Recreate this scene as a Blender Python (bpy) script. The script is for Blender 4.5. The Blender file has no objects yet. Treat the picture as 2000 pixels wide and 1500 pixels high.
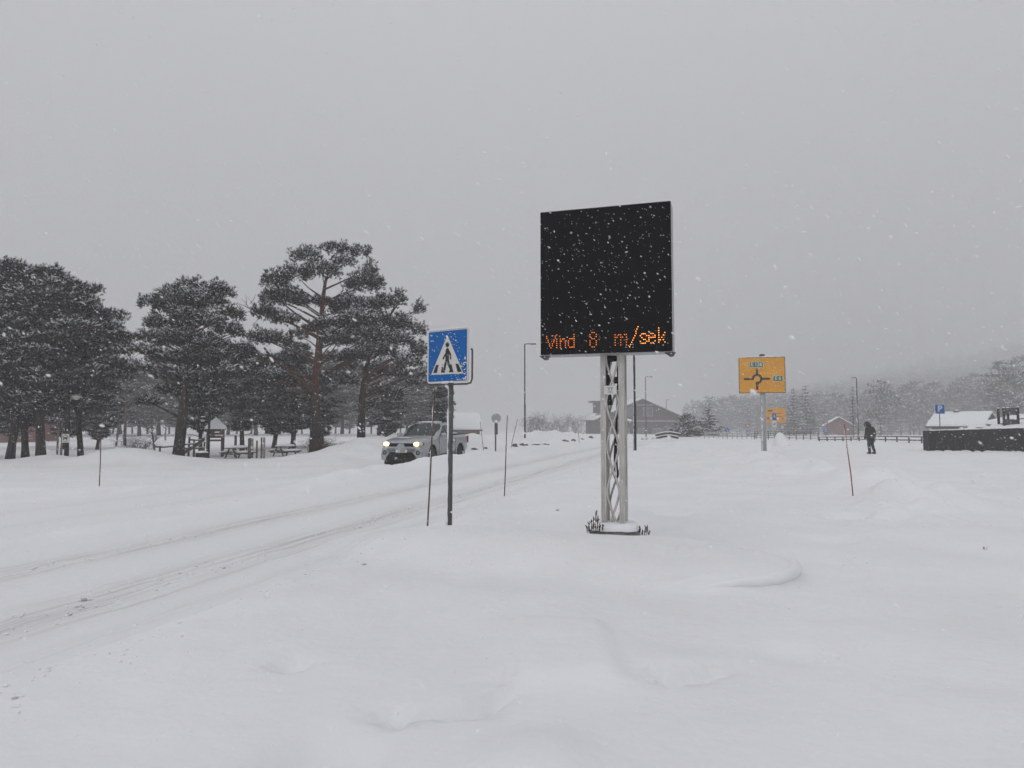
import bpy, bmesh, math, random
import numpy as np
from mathutils import Vector, Matrix

R = math.radians
random.seed(7)
rng = np.random.default_rng(7)
scene = bpy.context.scene
C = scene.collection

# ------------------------------------------------------------------ camera
F_PX = 1387.0                       # focal length in pixels of a 2000 px wide frame (12 mm on a 17.3 mm sensor)
TILT = math.atan(80.0 / F_PX)       # camera tipped up a little
CAM_Z = 1.6
cam_d = bpy.data.cameras.new('camera')
cam = bpy.data.objects.new('camera', cam_d)
C.objects.link(cam)
cam_d.sensor_width = 17.3
cam_d.lens = 12.0
cam_d.clip_start = 0.05
cam_d.clip_end = 6000
cam_d.dof.use_dof = True
cam_d.dof.focus_distance = 14.0
cam_d.dof.aperture_fstop = 2.2
cam.location = (0, 0, CAM_Z)
cam.rotation_euler = (R(90) + TILT, 0, 0)
scene.camera = cam

# ------------------------------------------------------------------ world, sun, exposure
world = bpy.data.worlds.new('World')
scene.world = world
world.use_nodes = True
wn, wl = world.node_tree.nodes, world.node_tree.links
wn.clear()
w_out = wn.new('ShaderNodeOutputWorld')
w_bg = wn.new('ShaderNodeBackground')
w_sky = wn.new('ShaderNodeTexSky')
w_sky.sky_type = 'NISHITA'
w_sky.sun_disc = False
w_sky.sun_elevation = R(32)
w_sky.sun_rotation = R(210)
w_sky.air_density = 1.0
w_sky.dust_density = 6.0
w_bw = wn.new('ShaderNodeRGBToBW')
w_tc = wn.new('ShaderNodeTexCoord')
w_sep = wn.new('ShaderNodeSeparateXYZ')
w_ramp = wn.new('ShaderNodeMapRange')          # overcast dome: zenith brighter than the horizon
w_ramp.inputs['From Min'].default_value = 0.0
w_ramp.inputs['From Max'].default_value = 1.0
w_ramp.inputs['To Min'].default_value = 4.1
w_ramp.inputs['To Max'].default_value = 9.2
w_noise = wn.new('ShaderNodeTexNoise')
w_noise.inputs['Scale'].default_value = 1.6
w_noise.inputs['Detail'].default_value = 3.0
w_nmap = wn.new('ShaderNodeMapRange')
w_nmap.inputs['To Min'].default_value = 0.90
w_nmap.inputs['To Max'].default_value = 1.10
w_mul = wn.new('ShaderNodeMath'); w_mul.operation = 'MULTIPLY'
w_add = wn.new('ShaderNodeMath'); w_add.operation = 'MULTIPLY_ADD'
w_add.inputs[1].default_value = 0.06
w_tint = wn.new('ShaderNodeMix'); w_tint.data_type = 'RGBA'; w_tint.blend_type = 'MULTIPLY'
w_tint.inputs['Factor'].default_value = 1.0
w_tint.inputs[7].default_value = (0.980, 0.988, 1.030, 1)
wl.new(w_tc.outputs['Generated'], w_sep.inputs[0])
wl.new(w_sep.outputs['Z'], w_ramp.inputs['Value'])
wl.new(w_tc.outputs['Generated'], w_noise.inputs['Vector'])
wl.new(w_noise.outputs['Fac'], w_nmap.inputs['Value'])
wl.new(w_ramp.outputs[0], w_mul.inputs[0])
wl.new(w_nmap.outputs[0], w_mul.inputs[1])
wl.new(w_sky.outputs[0], w_bw.inputs[0])
wl.new(w_bw.outputs[0], w_add.inputs[0])
wl.new(w_mul.outputs[0], w_add.inputs[2])
wl.new(w_add.outputs[0], w_tint.inputs[6])
wl.new(w_tint.outputs[2], w_bg.inputs['Color'])
w_bg.inputs['Strength'].default_value = 0.10
wl.new(w_bg.outputs[0], w_out.inputs['Surface'])

sun_d = bpy.data.lights.new('sun', 'SUN')
sun_d.energy = 1.0
sun_d.angle = R(45)
sun_d.color = (1.0, 0.985, 0.96)
sun = bpy.data.objects.new('sun', sun_d)
C.objects.link(sun)
sun.rotation_euler = (R(34), R(-34), 0)

scene.view_settings.view_transform = 'Standard'
scene.view_settings.look = 'None'
scene.view_settings.exposure = 0.03
scene.view_settings.gamma = 1.0
scene.view_settings.use_curve_mapping = False
scene.render.engine = 'CYCLES'
cy = scene.cycles
cy.max_bounces = 6
cy.diffuse_bounces = 3
cy.glossy_bounces = 3
cy.transmission_bounces = 6
cy.transparent_max_bounces = 8
cy.volume_bounces = 2
cy.use_denoising = True
try:
    cy.denoiser = 'OPENIMAGEDENOISE'
    cy.denoising_prefilter = 'ACCURATE'
except Exception:
    pass
cy.use_adaptive_sampling = True
cy.adaptive_threshold = 0.02
cy.use_light_tree = False
cy.debug_use_spatial_splits = True
cy.caustics_reflective = False
cy.caustics_refractive = False

HAZE_DENSITY = 0.0023


# ------------------------------------------------------------------ helpers: photograph measures to metres
def at(px, py, Y):
    """point on the view ray of photo pixel (px, py) at distance Y in front of the camera"""
    u, v = (px - 1000) / F_PX, (750 - py) / F_PX
    d = Vector((u, math.cos(TILT) - v * math.sin(TILT), math.sin(TILT) + v * math.cos(TILT)))
    return Vector((0, 0, CAM_Z)) + d * (Y / d.y)


def px_m(Y):
    return Y / F_PX


# ------------------------------------------------------------------ materials
MATS = {}


def mat(name, col, rough=0.7, metal=0.0, vary=0.12, scale=8.0, bump=0.0, bscale=40.0, emit=None, estr=0.0, spec=0.5,
        col2=None, stretch=None, coat=0.0):
    if name in MATS:
        return MATS[name]
    m = bpy.data.materials.new(name)
    m.use_nodes = True
    n, l = m.node_tree.nodes, m.node_tree.links
    b = n['Principled BSDF']
    b.inputs['Roughness'].default_value = rough
    b.inputs['Metallic'].default_value = metal
    b.inputs['Specular IOR Level'].default_value = spec
    if coat:
        b.inputs['Coat Weight'].default_value = coat
        b.inputs['Coat Roughness'].default_value = 0.15
    tc = n.new('ShaderNodeTexCoord')
    vec = tc.outputs['Object']
    if stretch:
        mp = n.new('ShaderNodeMapping')
        mp.inputs['Scale'].default_value = stretch
        l.new(vec, mp.inputs['Vector'])
        vec = mp.outputs[0]
    nz = n.new('ShaderNodeTexNoise')
    nz.inputs['Scale'].default_value = scale
    nz.inputs['Detail'].default_value = 5
    l.new(vec, nz.inputs['Vector'])
    rp = n.new('ShaderNodeValToRGB')
    c1 = [max(0, c * (1 - vary)) for c in col]
    c2 = list(col2) if col2 else [min(1, c * (1 + vary)) for c in col]
    rp.color_ramp.elements[0].position = 0.32
    rp.color_ramp.elements[1].position = 0.68
    rp.color_ramp.elements[0].color = (*c1, 1)
    rp.color_ramp.elements[1].color = (*c2, 1)
    l.new(nz.outputs['Fac'], rp.inputs['Fac'])
    l.new(rp.outputs['Color'], b.inputs['Base Color'])
    if bump:
        nb = n.new('ShaderNodeTexNoise')
        nb.inputs['Scale'].default_value = bscale
        nb.inputs['Detail'].default_value = 6
        l.new(vec, nb.inputs['Vector'])
        bp = n.new('ShaderNodeBump')
        bp.inputs['Strength'].default_value = bump
        bp.inputs['Distance'].default_value = 0.02
        l.new(nb.outputs['Fac'], bp.inputs['Height'])
        l.new(bp.outputs[0], b.inputs['Normal'])
    if emit:
        b.inputs['Emission Color'].default_value = (*emit, 1)
        b.inputs['Emission Strength'].default_value = estr
    MATS[name] = m
    return m


SNOW = (0.815, 0.817, 0.832)
M_snow = mat('snow', SNOW, 0.75, vary=0.035, scale=0.6, bump=0.55, bscale=11, spec=0.25)
M_snowcap = mat('snow_cap', (0.82, 0.83, 0.855), 0.8, vary=0.03, scale=5, bump=0.4, bscale=30, spec=0.2)
M_needle = mat('pine_needles', (0.027, 0.031, 0.024), 0.8, vary=0.45, scale=1.2, spec=0.15)
M_needle2 = mat('spruce_needles', (0.028, 0.036, 0.030), 0.7, vary=0.4, scale=1.0, spec=0.25)
M_twig = mat('twig', (0.055, 0.045, 0.040), 0.85, vary=0.3)
M_black = mat('black_paint', (0.009, 0.009, 0.010), 0.6, vary=0.3, spec=0.2)
M_dark = mat('dark_plastic', (0.008, 0.008, 0.009), 0.7, spec=0.2, vary=0.3, bump=0.2)
M_galv = mat('galvanised_steel', (0.36, 0.365, 0.37), 0.48, metal=0.35, vary=0.14, scale=14, bump=0.05)
M_greysteel = mat('dark_grey_steel', (0.085, 0.088, 0.09), 0.55, metal=0.2, vary=0.2, scale=12)
M_alu = mat('weathered_aluminium', (0.52, 0.505, 0.475), 0.5, metal=0.30, vary=0.16, scale=6, stretch=(6, 6, 0.8), bump=0.06)
M_wood = mat('weathered_wood', (0.10, 0.075, 0.058), 0.85, vary=0.35, scale=5, stretch=(1, 1, 4), bump=0.3)
M_redwood = mat('red_brown_wood', (0.085, 0.046, 0.036), 0.8, vary=0.3, scale=5, bump=0.2)
M_darkwood = mat('black_stained_wood', (0.011, 0.0105, 0.011), 0.8, spec=0.2, vary=0.35, scale=4, stretch=(5, 5, 0.6), bump=0.3)
M_concrete = mat('concrete', (0.16, 0.155, 0.15), 0.9, vary=0.25, scale=9, bump=0.4)
M_rock = mat('rock', (0.085, 0.08, 0.078), 0.9, vary=0.4, scale=3, bump=0.6, bscale=8)
M_blue = mat('sign_blue', (0.002, 0.108, 0.37), 0.5, vary=0.08, scale=3, spec=0.25)
M_white = mat('sign_white', (0.62, 0.61, 0.58), 0.4, vary=0.05, scale=4)
M_sblack = mat('sign_black', (0.012, 0.011, 0.012), 0.4, vary=0.2)
M_yellow = mat('sign_yellow', (0.68, 0.305, 0.008), 0.4, vary=0.08, scale=2)
M_green = mat('sign_green', (0.010, 0.125, 0.075), 0.4, vary=0.08)
M_red = mat('sign_red', (0.42, 0.02, 0.03), 0.4, vary=0.08)
M_ledscreen = mat('led_screen', (0.0055, 0.0052, 0.0065), 0.6, vary=0.25, scale=30, spec=0.12)
M_led = mat('led_dot', (0.9, 0.25, 0.03), 0.4, emit=(1.0, 0.22, 0.02), estr=1.7)
M_led2 = mat('led_dot_bright', (0.9, 0.35, 0.06), 0.4, emit=(1.0, 0.31, 0.05), estr=3.8)
M_glass = mat('car_glass', (0.010, 0.014, 0.013), 0.12, vary=0.3, spec=0.28)
M_silver = mat('silver_paint', (0.335, 0.35, 0.37), 0.34, metal=0.45, vary=0.06, scale=5, coat=0.4)
M_tyre = mat('tyre_rubber', (0.014, 0.014, 0.015), 0.85, vary=0.4, scale=20, bump=0.4)
M_rim = mat('wheel_rim', (0.22, 0.22, 0.23), 0.4, metal=0.5, vary=0.2)
M_head = mat('headlight_lit', (1, 0.9, 0.7), 0.3, emit=(1.0, 0.58, 0.19), estr=6.0)
M_amber = mat('amber_lens', (0.30, 0.075, 0.02), 0.25, vary=0.1)
M_tail = mat('red_lens', (0.22, 0.015, 0.012), 0.25, vary=0.1)
M_redhouse = mat('dark_red_cladding', (0.062, 0.040, 0.042), 0.85, vary=0.2, scale=3, stretch=(8, 8, 0.4))
M_redhouse2 = mat('red_cladding', (0.19, 0.095, 0.095), 0.85, vary=0.2, scale=3, stretch=(8, 8, 0.4))
M_brown = mat('brown_cladding', (0.075, 0.05, 0.05), 0.85, vary=0.2, scale=3, stretch=(8, 8, 0.4))
M_trim = mat('white_trim', (0.33, 0.33, 0.33), 0.6, vary=0.06)
M_win = mat('window_glass', (0.12, 0.135, 0.15), 0.12, vary=0.25, scale=1)
M_roofdark = mat('roof_edge', (0.06, 0.052, 0.052), 0.8, vary=0.2)
M_tan = mat('tan_logs', (0.22, 0.15, 0.085), 0.85, vary=0.25, stretch=(0.5, 0.5, 6))
M_stake = mat('snow_stake', (0.115, 0.062, 0.038), 0.75, vary=0.35, scale=6)
M_stakered = mat('snow_stake_red', (0.26, 0.05, 0.035), 0.7, vary=0.2)
M_bark_dry = mat('dry_stems', (0.075, 0.038, 0.026), 0.9, vary=0.4)
M_grass = mat('dry_grass', (0.14, 0.095, 0.055), 0.9, vary=0.35)
M_jacket = mat('dark_jacket', (0.013, 0.013, 0.016), 0.8, vary=0.4, scale=12, bump=0.3)
M_jeans = mat('dark_jeans', (0.016, 0.020, 0.032), 0.85, vary=0.35, scale=10)
M_boot = mat('black_boots', (0.010, 0.010, 0.010), 0.7, vary=0.3)
M_skin = mat('skin', (0.35, 0.20, 0.15), 0.6, vary=0.05)
M_hair = mat('hair', (0.03, 0.02, 0.015), 0.7, vary=0.2)
M_lampglass = mat('lamp_glass', (0.55, 0.54, 0.48), 0.3, vary=0.05)
M_birch = mat('birch_bark', (0.20, 0.165, 0.13), 0.85, vary=0.35, scale=5, col2=(0.36, 0.32, 0.28), stretch=(1, 1, 5))
M_cable = mat('black_cable', (0.010, 0.010, 0.010), 0.5, vary=0.2)


def bark_material():
    m = bpy.data.materials.new('pine_bark')
    m.use_nodes = True
    n, l = m.node_tree.nodes, m.node_tree.links
    b = n['Principled BSDF']
    b.inputs['Roughness'].default_value = 0.95
    b.inputs['Specular IOR Level'].default_value = 0.1
    tc = n.new('ShaderNodeTexCoord')
    sp = n.new('ShaderNodeSeparateXYZ')
    l.new(tc.outputs['Object'], sp.inputs[0])
    nz = n.new('ShaderNodeTexNoise'); nz.inputs['Scale'].default_value = 3.0; nz.inputs['Detail'].default_value = 6
    l.new(tc.outputs['Object'], nz.inputs['Vector'])
    ma = n.new('ShaderNodeMath'); ma.operation = 'MULTIPLY_ADD'; ma.inputs[1].default_value = 2.5
    l.new(nz.outputs['Fac'], ma.inputs[0]); l.new(sp.outputs['Z'], ma.inputs[2])
    rp = n.new('ShaderNodeValToRGB')
    e = rp.color_ramp.elements
    e[0].position = 0.30; e[0].color = (0.040, 0.032, 0.028, 1)
    e[1].position = 0.62; e[1].color = (0.125, 0.060, 0.036, 1)
    mr = n.new('ShaderNodeMapRange'); mr.inputs['From Max'].default_value = 10.0
    l.new(ma.outputs[0], mr.inputs['Value']); l.new(mr.outputs[0], rp.inputs['Fac'])
    mp = n.new('ShaderNodeMapping'); mp.inputs['Scale'].default_value = (9, 9, 2.2)
    l.new(tc.outputs['Object'], mp.inputs['Vector'])
    vz = n.new('ShaderNodeTexVoronoi'); vz.inputs['Scale'].default_value = 1.0
    l.new(mp.outputs[0], vz.inputs['Vector'])
    mx = n.new('ShaderNodeMix'); mx.data_type = 'RGBA'; mx.blend_type = 'MULTIPLY'; mx.inputs['Factor'].default_value = 0.7
    l.new(rp.outputs[0], mx.inputs[6])
    r2 = n.new('ShaderNodeValToRGB'); r2.color_ramp.elements[0].color = (0.45, 0.45, 0.45, 1); r2.color_ramp.elements[1].color = (1.2, 1.15, 1.1, 1)
    l.new(vz.outputs['Distance'], r2.inputs['Fac']); l.new(r2.outputs[0], mx.inputs[7])
    l.new(mx.outputs[2], b.inputs['Base Color'])
    bp = n.new('ShaderNodeBump'); bp.inputs['Strength'].default_value = 0.6; bp.inputs['Distance'].default_value = 0.03
    l.new(vz.outputs['Distance'], bp.inputs['Height']); l.new(bp.outputs[0], b.inputs['Normal'])
    return m


for m_ in (M_led, M_led2):
    m_.cycles.emission_sampling = 'NONE'
M_bark = bark_material()


# ------------------------------------------------------------------ helpers: mesh building
class MB:
    def __init__(self):
        self.v, self.f, self.m = [], [], []

    def add(self, verts, faces, mi=0):
        o = len(self.v)
        self.v.extend([tuple(p) for p in verts])
        self.f.extend([tuple(i + o for i in q) for q in faces])
        self.m.extend([mi] * len(faces))
        return self

    def box(self, c, s, rot=None, mi=0, taper=1.0):
        x, y, z = s[0] / 2, s[1] / 2, s[2] / 2
        p = [Vector((a * x * (taper if k > 0 else 1), b * y * (taper if k > 0 else 1), k * z)) for k in (-1, 1) for b in (-1, 1) for a in (-1, 1)]
        if rot is not None:
            p = [rot @ q for q in p]
        p = [q + Vector(c) for q in p]
        return self.add(p, [(0, 2, 3, 1), (4, 5, 7, 6), (0, 1, 5, 4), (2, 6, 7, 3), (0, 4, 6, 2), (1, 3, 7, 5)], mi)

    def tube(self, pts, rad, n=8, mi=0, caps=True, jitter=0.0, flat=None):
        pts = [Vector(p) for p in pts]
        if not hasattr(rad, '__len__'):
            rad = [rad] * len(pts)
        o = len(self.v)
        prev = None
        for i, p in enumerate(pts):
            t = (pts[min(i + 1, len(pts) - 1)] - pts[max(i - 1, 0)])
            t = t.normalized() if t.length > 1e-9 else Vector((0, 0, 1))
            if prev is None:
                a = Vector((0, 0, 1)) if abs(t.z) < 0.9 else Vector((1, 0, 0))
                nx = t.cross(a).normalized()
            else:
                nx = (prev - t * prev.dot(t)).normalized()
            prev = nx
            ny = t.cross(nx)
            for k in range(n):
                a = 2 * math.pi * k / n
                r = rad[i] * (1 + random.uniform(-jitter, jitter))
                fx, fy = (1, 1) if flat is None else flat
                self.v.append(tuple(p + nx * (math.cos(a) * r * fx) + ny * (math.sin(a) * r * fy)))
        for i in range(len(pts) - 1):
            for k in range(n):
                a, b = o + i * n + k, o + i * n + (k + 1) % n
                self.f.append((a, b, b + n, a + n)); self.m.append(mi)
        if caps:
            self.f.append(tuple(o + k for k in range(n))[::-1]); self.m.append(mi)
            e = o + (len(pts) - 1) * n
            self.f.append(tuple(e + k for k in range(n))); self.m.append(mi)
        return self

    def prism(self, poly, y0, y1, mi=0):
        """polygon in the x-z plane (counter-clockwise seen from -y), from y0 (front) to y1 (back)"""
        n = len(poly)
        a = sum(poly[i][0] * poly[(i + 1) % n][1] - poly[(i + 1) % n][0] * poly[i][1] for i in range(n))
        if a < 0:
            poly = poly[::-1]
        vs = [(x, y0, z) for x, z in poly] + [(x, y1, z) for x, z in poly]
        fs = [tuple(range(n)), tuple(range(2 * n - 1, n - 1, -1))]
        fs += [(i, i + n, (i + 1) % n + n, (i + 1) % n) for i in range(n)]
        return self.add(vs, fs, mi)

    def vprism(self, poly, z0, z1, mi=0, cx=0, cy=0):
        """polygon in x-y, extruded upward"""
        n = len(poly)
        a = sum(poly[i][0] * poly[(i + 1) % n][1] - poly[(i + 1) % n][0] * poly[i][1] for i in range(n))
        if a < 0:
            poly = poly[::-1]
        vs = [(x + cx, y + cy, z0) for x, y in poly] + [(x + cx, y + cy, z1) for x, y in poly]
        fs = [tuple(range(n - 1, -1, -1)), tuple(range(n, 2 * n))]
        fs += [(i, (i + 1) % n, (i + 1) % n + n, i + n) for i in range(n)]
        return self.add(vs, fs, mi)

    def lathe(self, prof, n=16, c=(0, 0, 0), axis='z', mi=0):
        o = len(self.v)
        for r, h in prof:
            for k in range(n):
                a = 2 * math.pi * k / n
                if axis == 'z':
                    p = (c[0] + r * math.cos(a), c[1] + r * math.sin(a), c[2] + h)
                elif axis == 'y':
                    p = (c[0] + r * math.cos(a), c[1] - h, c[2] + r * math.sin(a))
                else:
                    p = (c[0] + h, c[1] + r * math.cos(a), c[2] + r * math.sin(a))
                self.v.append(p)
        for i in range(len(prof) - 1):
            for k in range(n):
                a, b = o + i * n + k, o + i * n + (k + 1) % n
                self.f.append((a, b, b + n, a + n)); self.m.append(mi)
        self.f.append(tuple(o + k for k in range(n))[::-1]); self.m.append(mi)
        e = o + (len(prof) - 1) * n
        self.f.append(tuple(e + k for k in range(n))); self.m.append(mi)
        return self

    def blob(self, c, s, n=10, rings=6, noise=0.12, mi=0, seed=0):
        rr = random.Random(seed)
        o = len(self.v)
        for i in range(rings + 1):
            th = math.pi * i / rings
            for k in range(n):
                a = 2 * math.pi * k / n
                f = 1 + rr.uniform(-noise, noise)
                self.v.append((c[0] + s[0] * math.sin(th) * math.cos(a) * f, c[1] + s[1] * math.sin(th) * math.sin(a) * f, c[2] + s[2] * math.cos(th) * (1 + rr.uniform(-noise, noise) * 0.5)))
        for i in range(rings):
            for k in range(n):
                a, b = o + i * n + k, o + i * n + (k + 1) % n
                self.f.append((a, a + n, b + n, b)); self.m.append(mi)
        return self

    def mesh(self, name, mats, smooth=False):
        me = bpy.data.meshes.new(name)
        me.from_pydata(self.v, [], self.f)
        for m in (mats if isinstance(mats, (list, tuple)) else [mats]):
            me.materials.append(m)
        if len(me.materials) > 1:
            me.polygons.foreach_set('material_index', self.m)
        if smooth:
            me.polygons.foreach_set('use_smooth', [True] * len(me.polygons))
        me.validate()
        if len(self.f) < 6000:
            b = bmesh.new(); b.from_mesh(me); bmesh.ops.recalc_face_normals(b, faces=b.faces); b.to_mesh(me); b.free()
        me.update()
        return me

    def build(self, name, mats, parent=None, smooth=False):
        o = bpy.data.objects.new(name, self.mesh(name, mats, smooth))
        C.objects.link(o)
        if parent is not None:
            o.parent = parent
        return o


def tag(o, label=None, cat=None, group=None, kind=None):
    if label: o['label'] = label
    if cat: o['category'] = cat
    if group: o['group'] = group
    if kind: o['kind'] = kind
    return o


def thing(name, label, cat, loc=(0, 0, 0), rz=0.0, group=None):
    o = bpy.data.objects.new(name, None)
    o.empty_display_size = 0.2
    C.objects.link(o)
    o.location = loc
    o.rotation_euler = (0, 0, rz)
    return tag(o, label, cat, group)


def copy_tree(src, loc, rz, scale=1.0, label=None, group=None):
    r = src.copy(); C.objects.link(r)
    r.location = loc; r.rotation_euler = (0, 0, rz)
    r.scale = (scale, scale, scale) if not hasattr(scale, '__len__') else scale
    if label: r['label'] = label
    if group: r['group'] = group
    for ch in KIDS.get(src.name, list(src.children)):
        c = ch.copy(); C.objects.link(c); c.parent = r
    return r


KIDS = {}


def text_mesh(name, body, size, material, parent, loc, align='CENTER', extrude=0.002, xs=1.0):
    """lettering standing in the x-z plane, read from -y"""
    cu = bpy.data.curves.new(name, 'FONT')
    cu.body = body; cu.size = size; cu.align_x = align; cu.align_y = 'CENTER'; cu.extrude = extrude
    cu.offset = size * 0.022
    cu.resolution_u = 3
    t = bpy.data.objects.new(name, cu)
    C.objects.link(t)
    bpy.context.view_layer.update()
    me = bpy.data.meshes.new_from_object(t.evaluated_get(bpy.context.evaluated_depsgraph_get()))
    bpy.data.objects.remove(t)
    me.materials.clear(); me.materials.append(material)
    me.transform(Matrix.Rotation(R(90), 4, 'X') @ Matrix.Diagonal((xs, 1, 1, 1)))
    o = bpy.data.objects.new(name, me)
    C.objects.link(o)
    o.parent = parent
    o.location = loc
    return o


def np_object(name, verts, faces, mats, mat_idx=None, parent=None, smooth=False):
    """fast mesh of triangles/quads from numpy arrays (faces: list of (n,k) arrays of equal k)"""
    me = np_mesh(name, verts, faces, mats, mat_idx, smooth)
    o = bpy.data.objects.new(name, me)
    C.objects.link(o)
    if parent is not None:
        o.parent = parent
    return o


def np_mesh(name, verts, faces, mats, mat_idx=None, smooth=False):
    k = faces.shape[1]
    me = bpy.data.meshes.new(name)
    me.vertices.add(len(verts)); me.vertices.foreach_set('co', np.asarray(verts, np.float32).ravel())
    me.loops.add(faces.size); me.loops.foreach_set('vertex_index', np.asarray(faces, np.int32).ravel())
    me.polygons.add(len(faces))
    me.polygons.foreach_set('loop_start', np.arange(0, faces.size, k, dtype=np.int32))
    me.polygons.foreach_set('loop_total', np.full(len(faces), k, np.int32))
    for m in mats:
        me.materials.append(m)
    if mat_idx is not None:
        me.polygons.foreach_set('material_index', np.asarray(mat_idx, np.int32))
    if smooth:
        me.polygons.foreach_set('use_smooth', np.ones(len(faces), bool))
    me.update(calc_edges=True)
    return me


# ------------------------------------------------------------------ value noise
_perm = np.random.default_rng(3).random((256, 256))


def vnoise(x, y):
    xi, yi = np.floor(x).astype(int), np.floor(y).astype(int)
    fx, fy = x - xi, y - yi
    fx, fy = fx * fx * (3 - 2 * fx), fy * fy * (3 - 2 * fy)
    g = lambda a, b: _perm[a & 255, b & 255]
    return (g(xi, yi) * (1 - fx) + g(xi + 1, yi) * fx) * (1 - fy) + (g(xi, yi + 1) * (1 - fx) + g(xi + 1, yi + 1) * fx) * fy - 0.5


def fbm(x, y, o=4):
    s, a = 0, 1.0
    for i in range(o):
        s = s + a * vnoise(x * 2 ** i + 13.7 * i, y * 2 ** i + 5.1 * i); a *= 0.5
    return s


def sstep(a, b, x):
    t = np.clip((x - a) / (b - a), 0, 1)
    return t * t * (3 - 2 * t)


# ------------------------------------------------------------------ the ground
def road_x(y):
    return -6.6 + 0.269 * y + 0.0032 * np.maximum(y - 45, 0) ** 2 * (y < 400)


def lateral(x, y):
    return (x - road_x(y)) * 0.966


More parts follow.
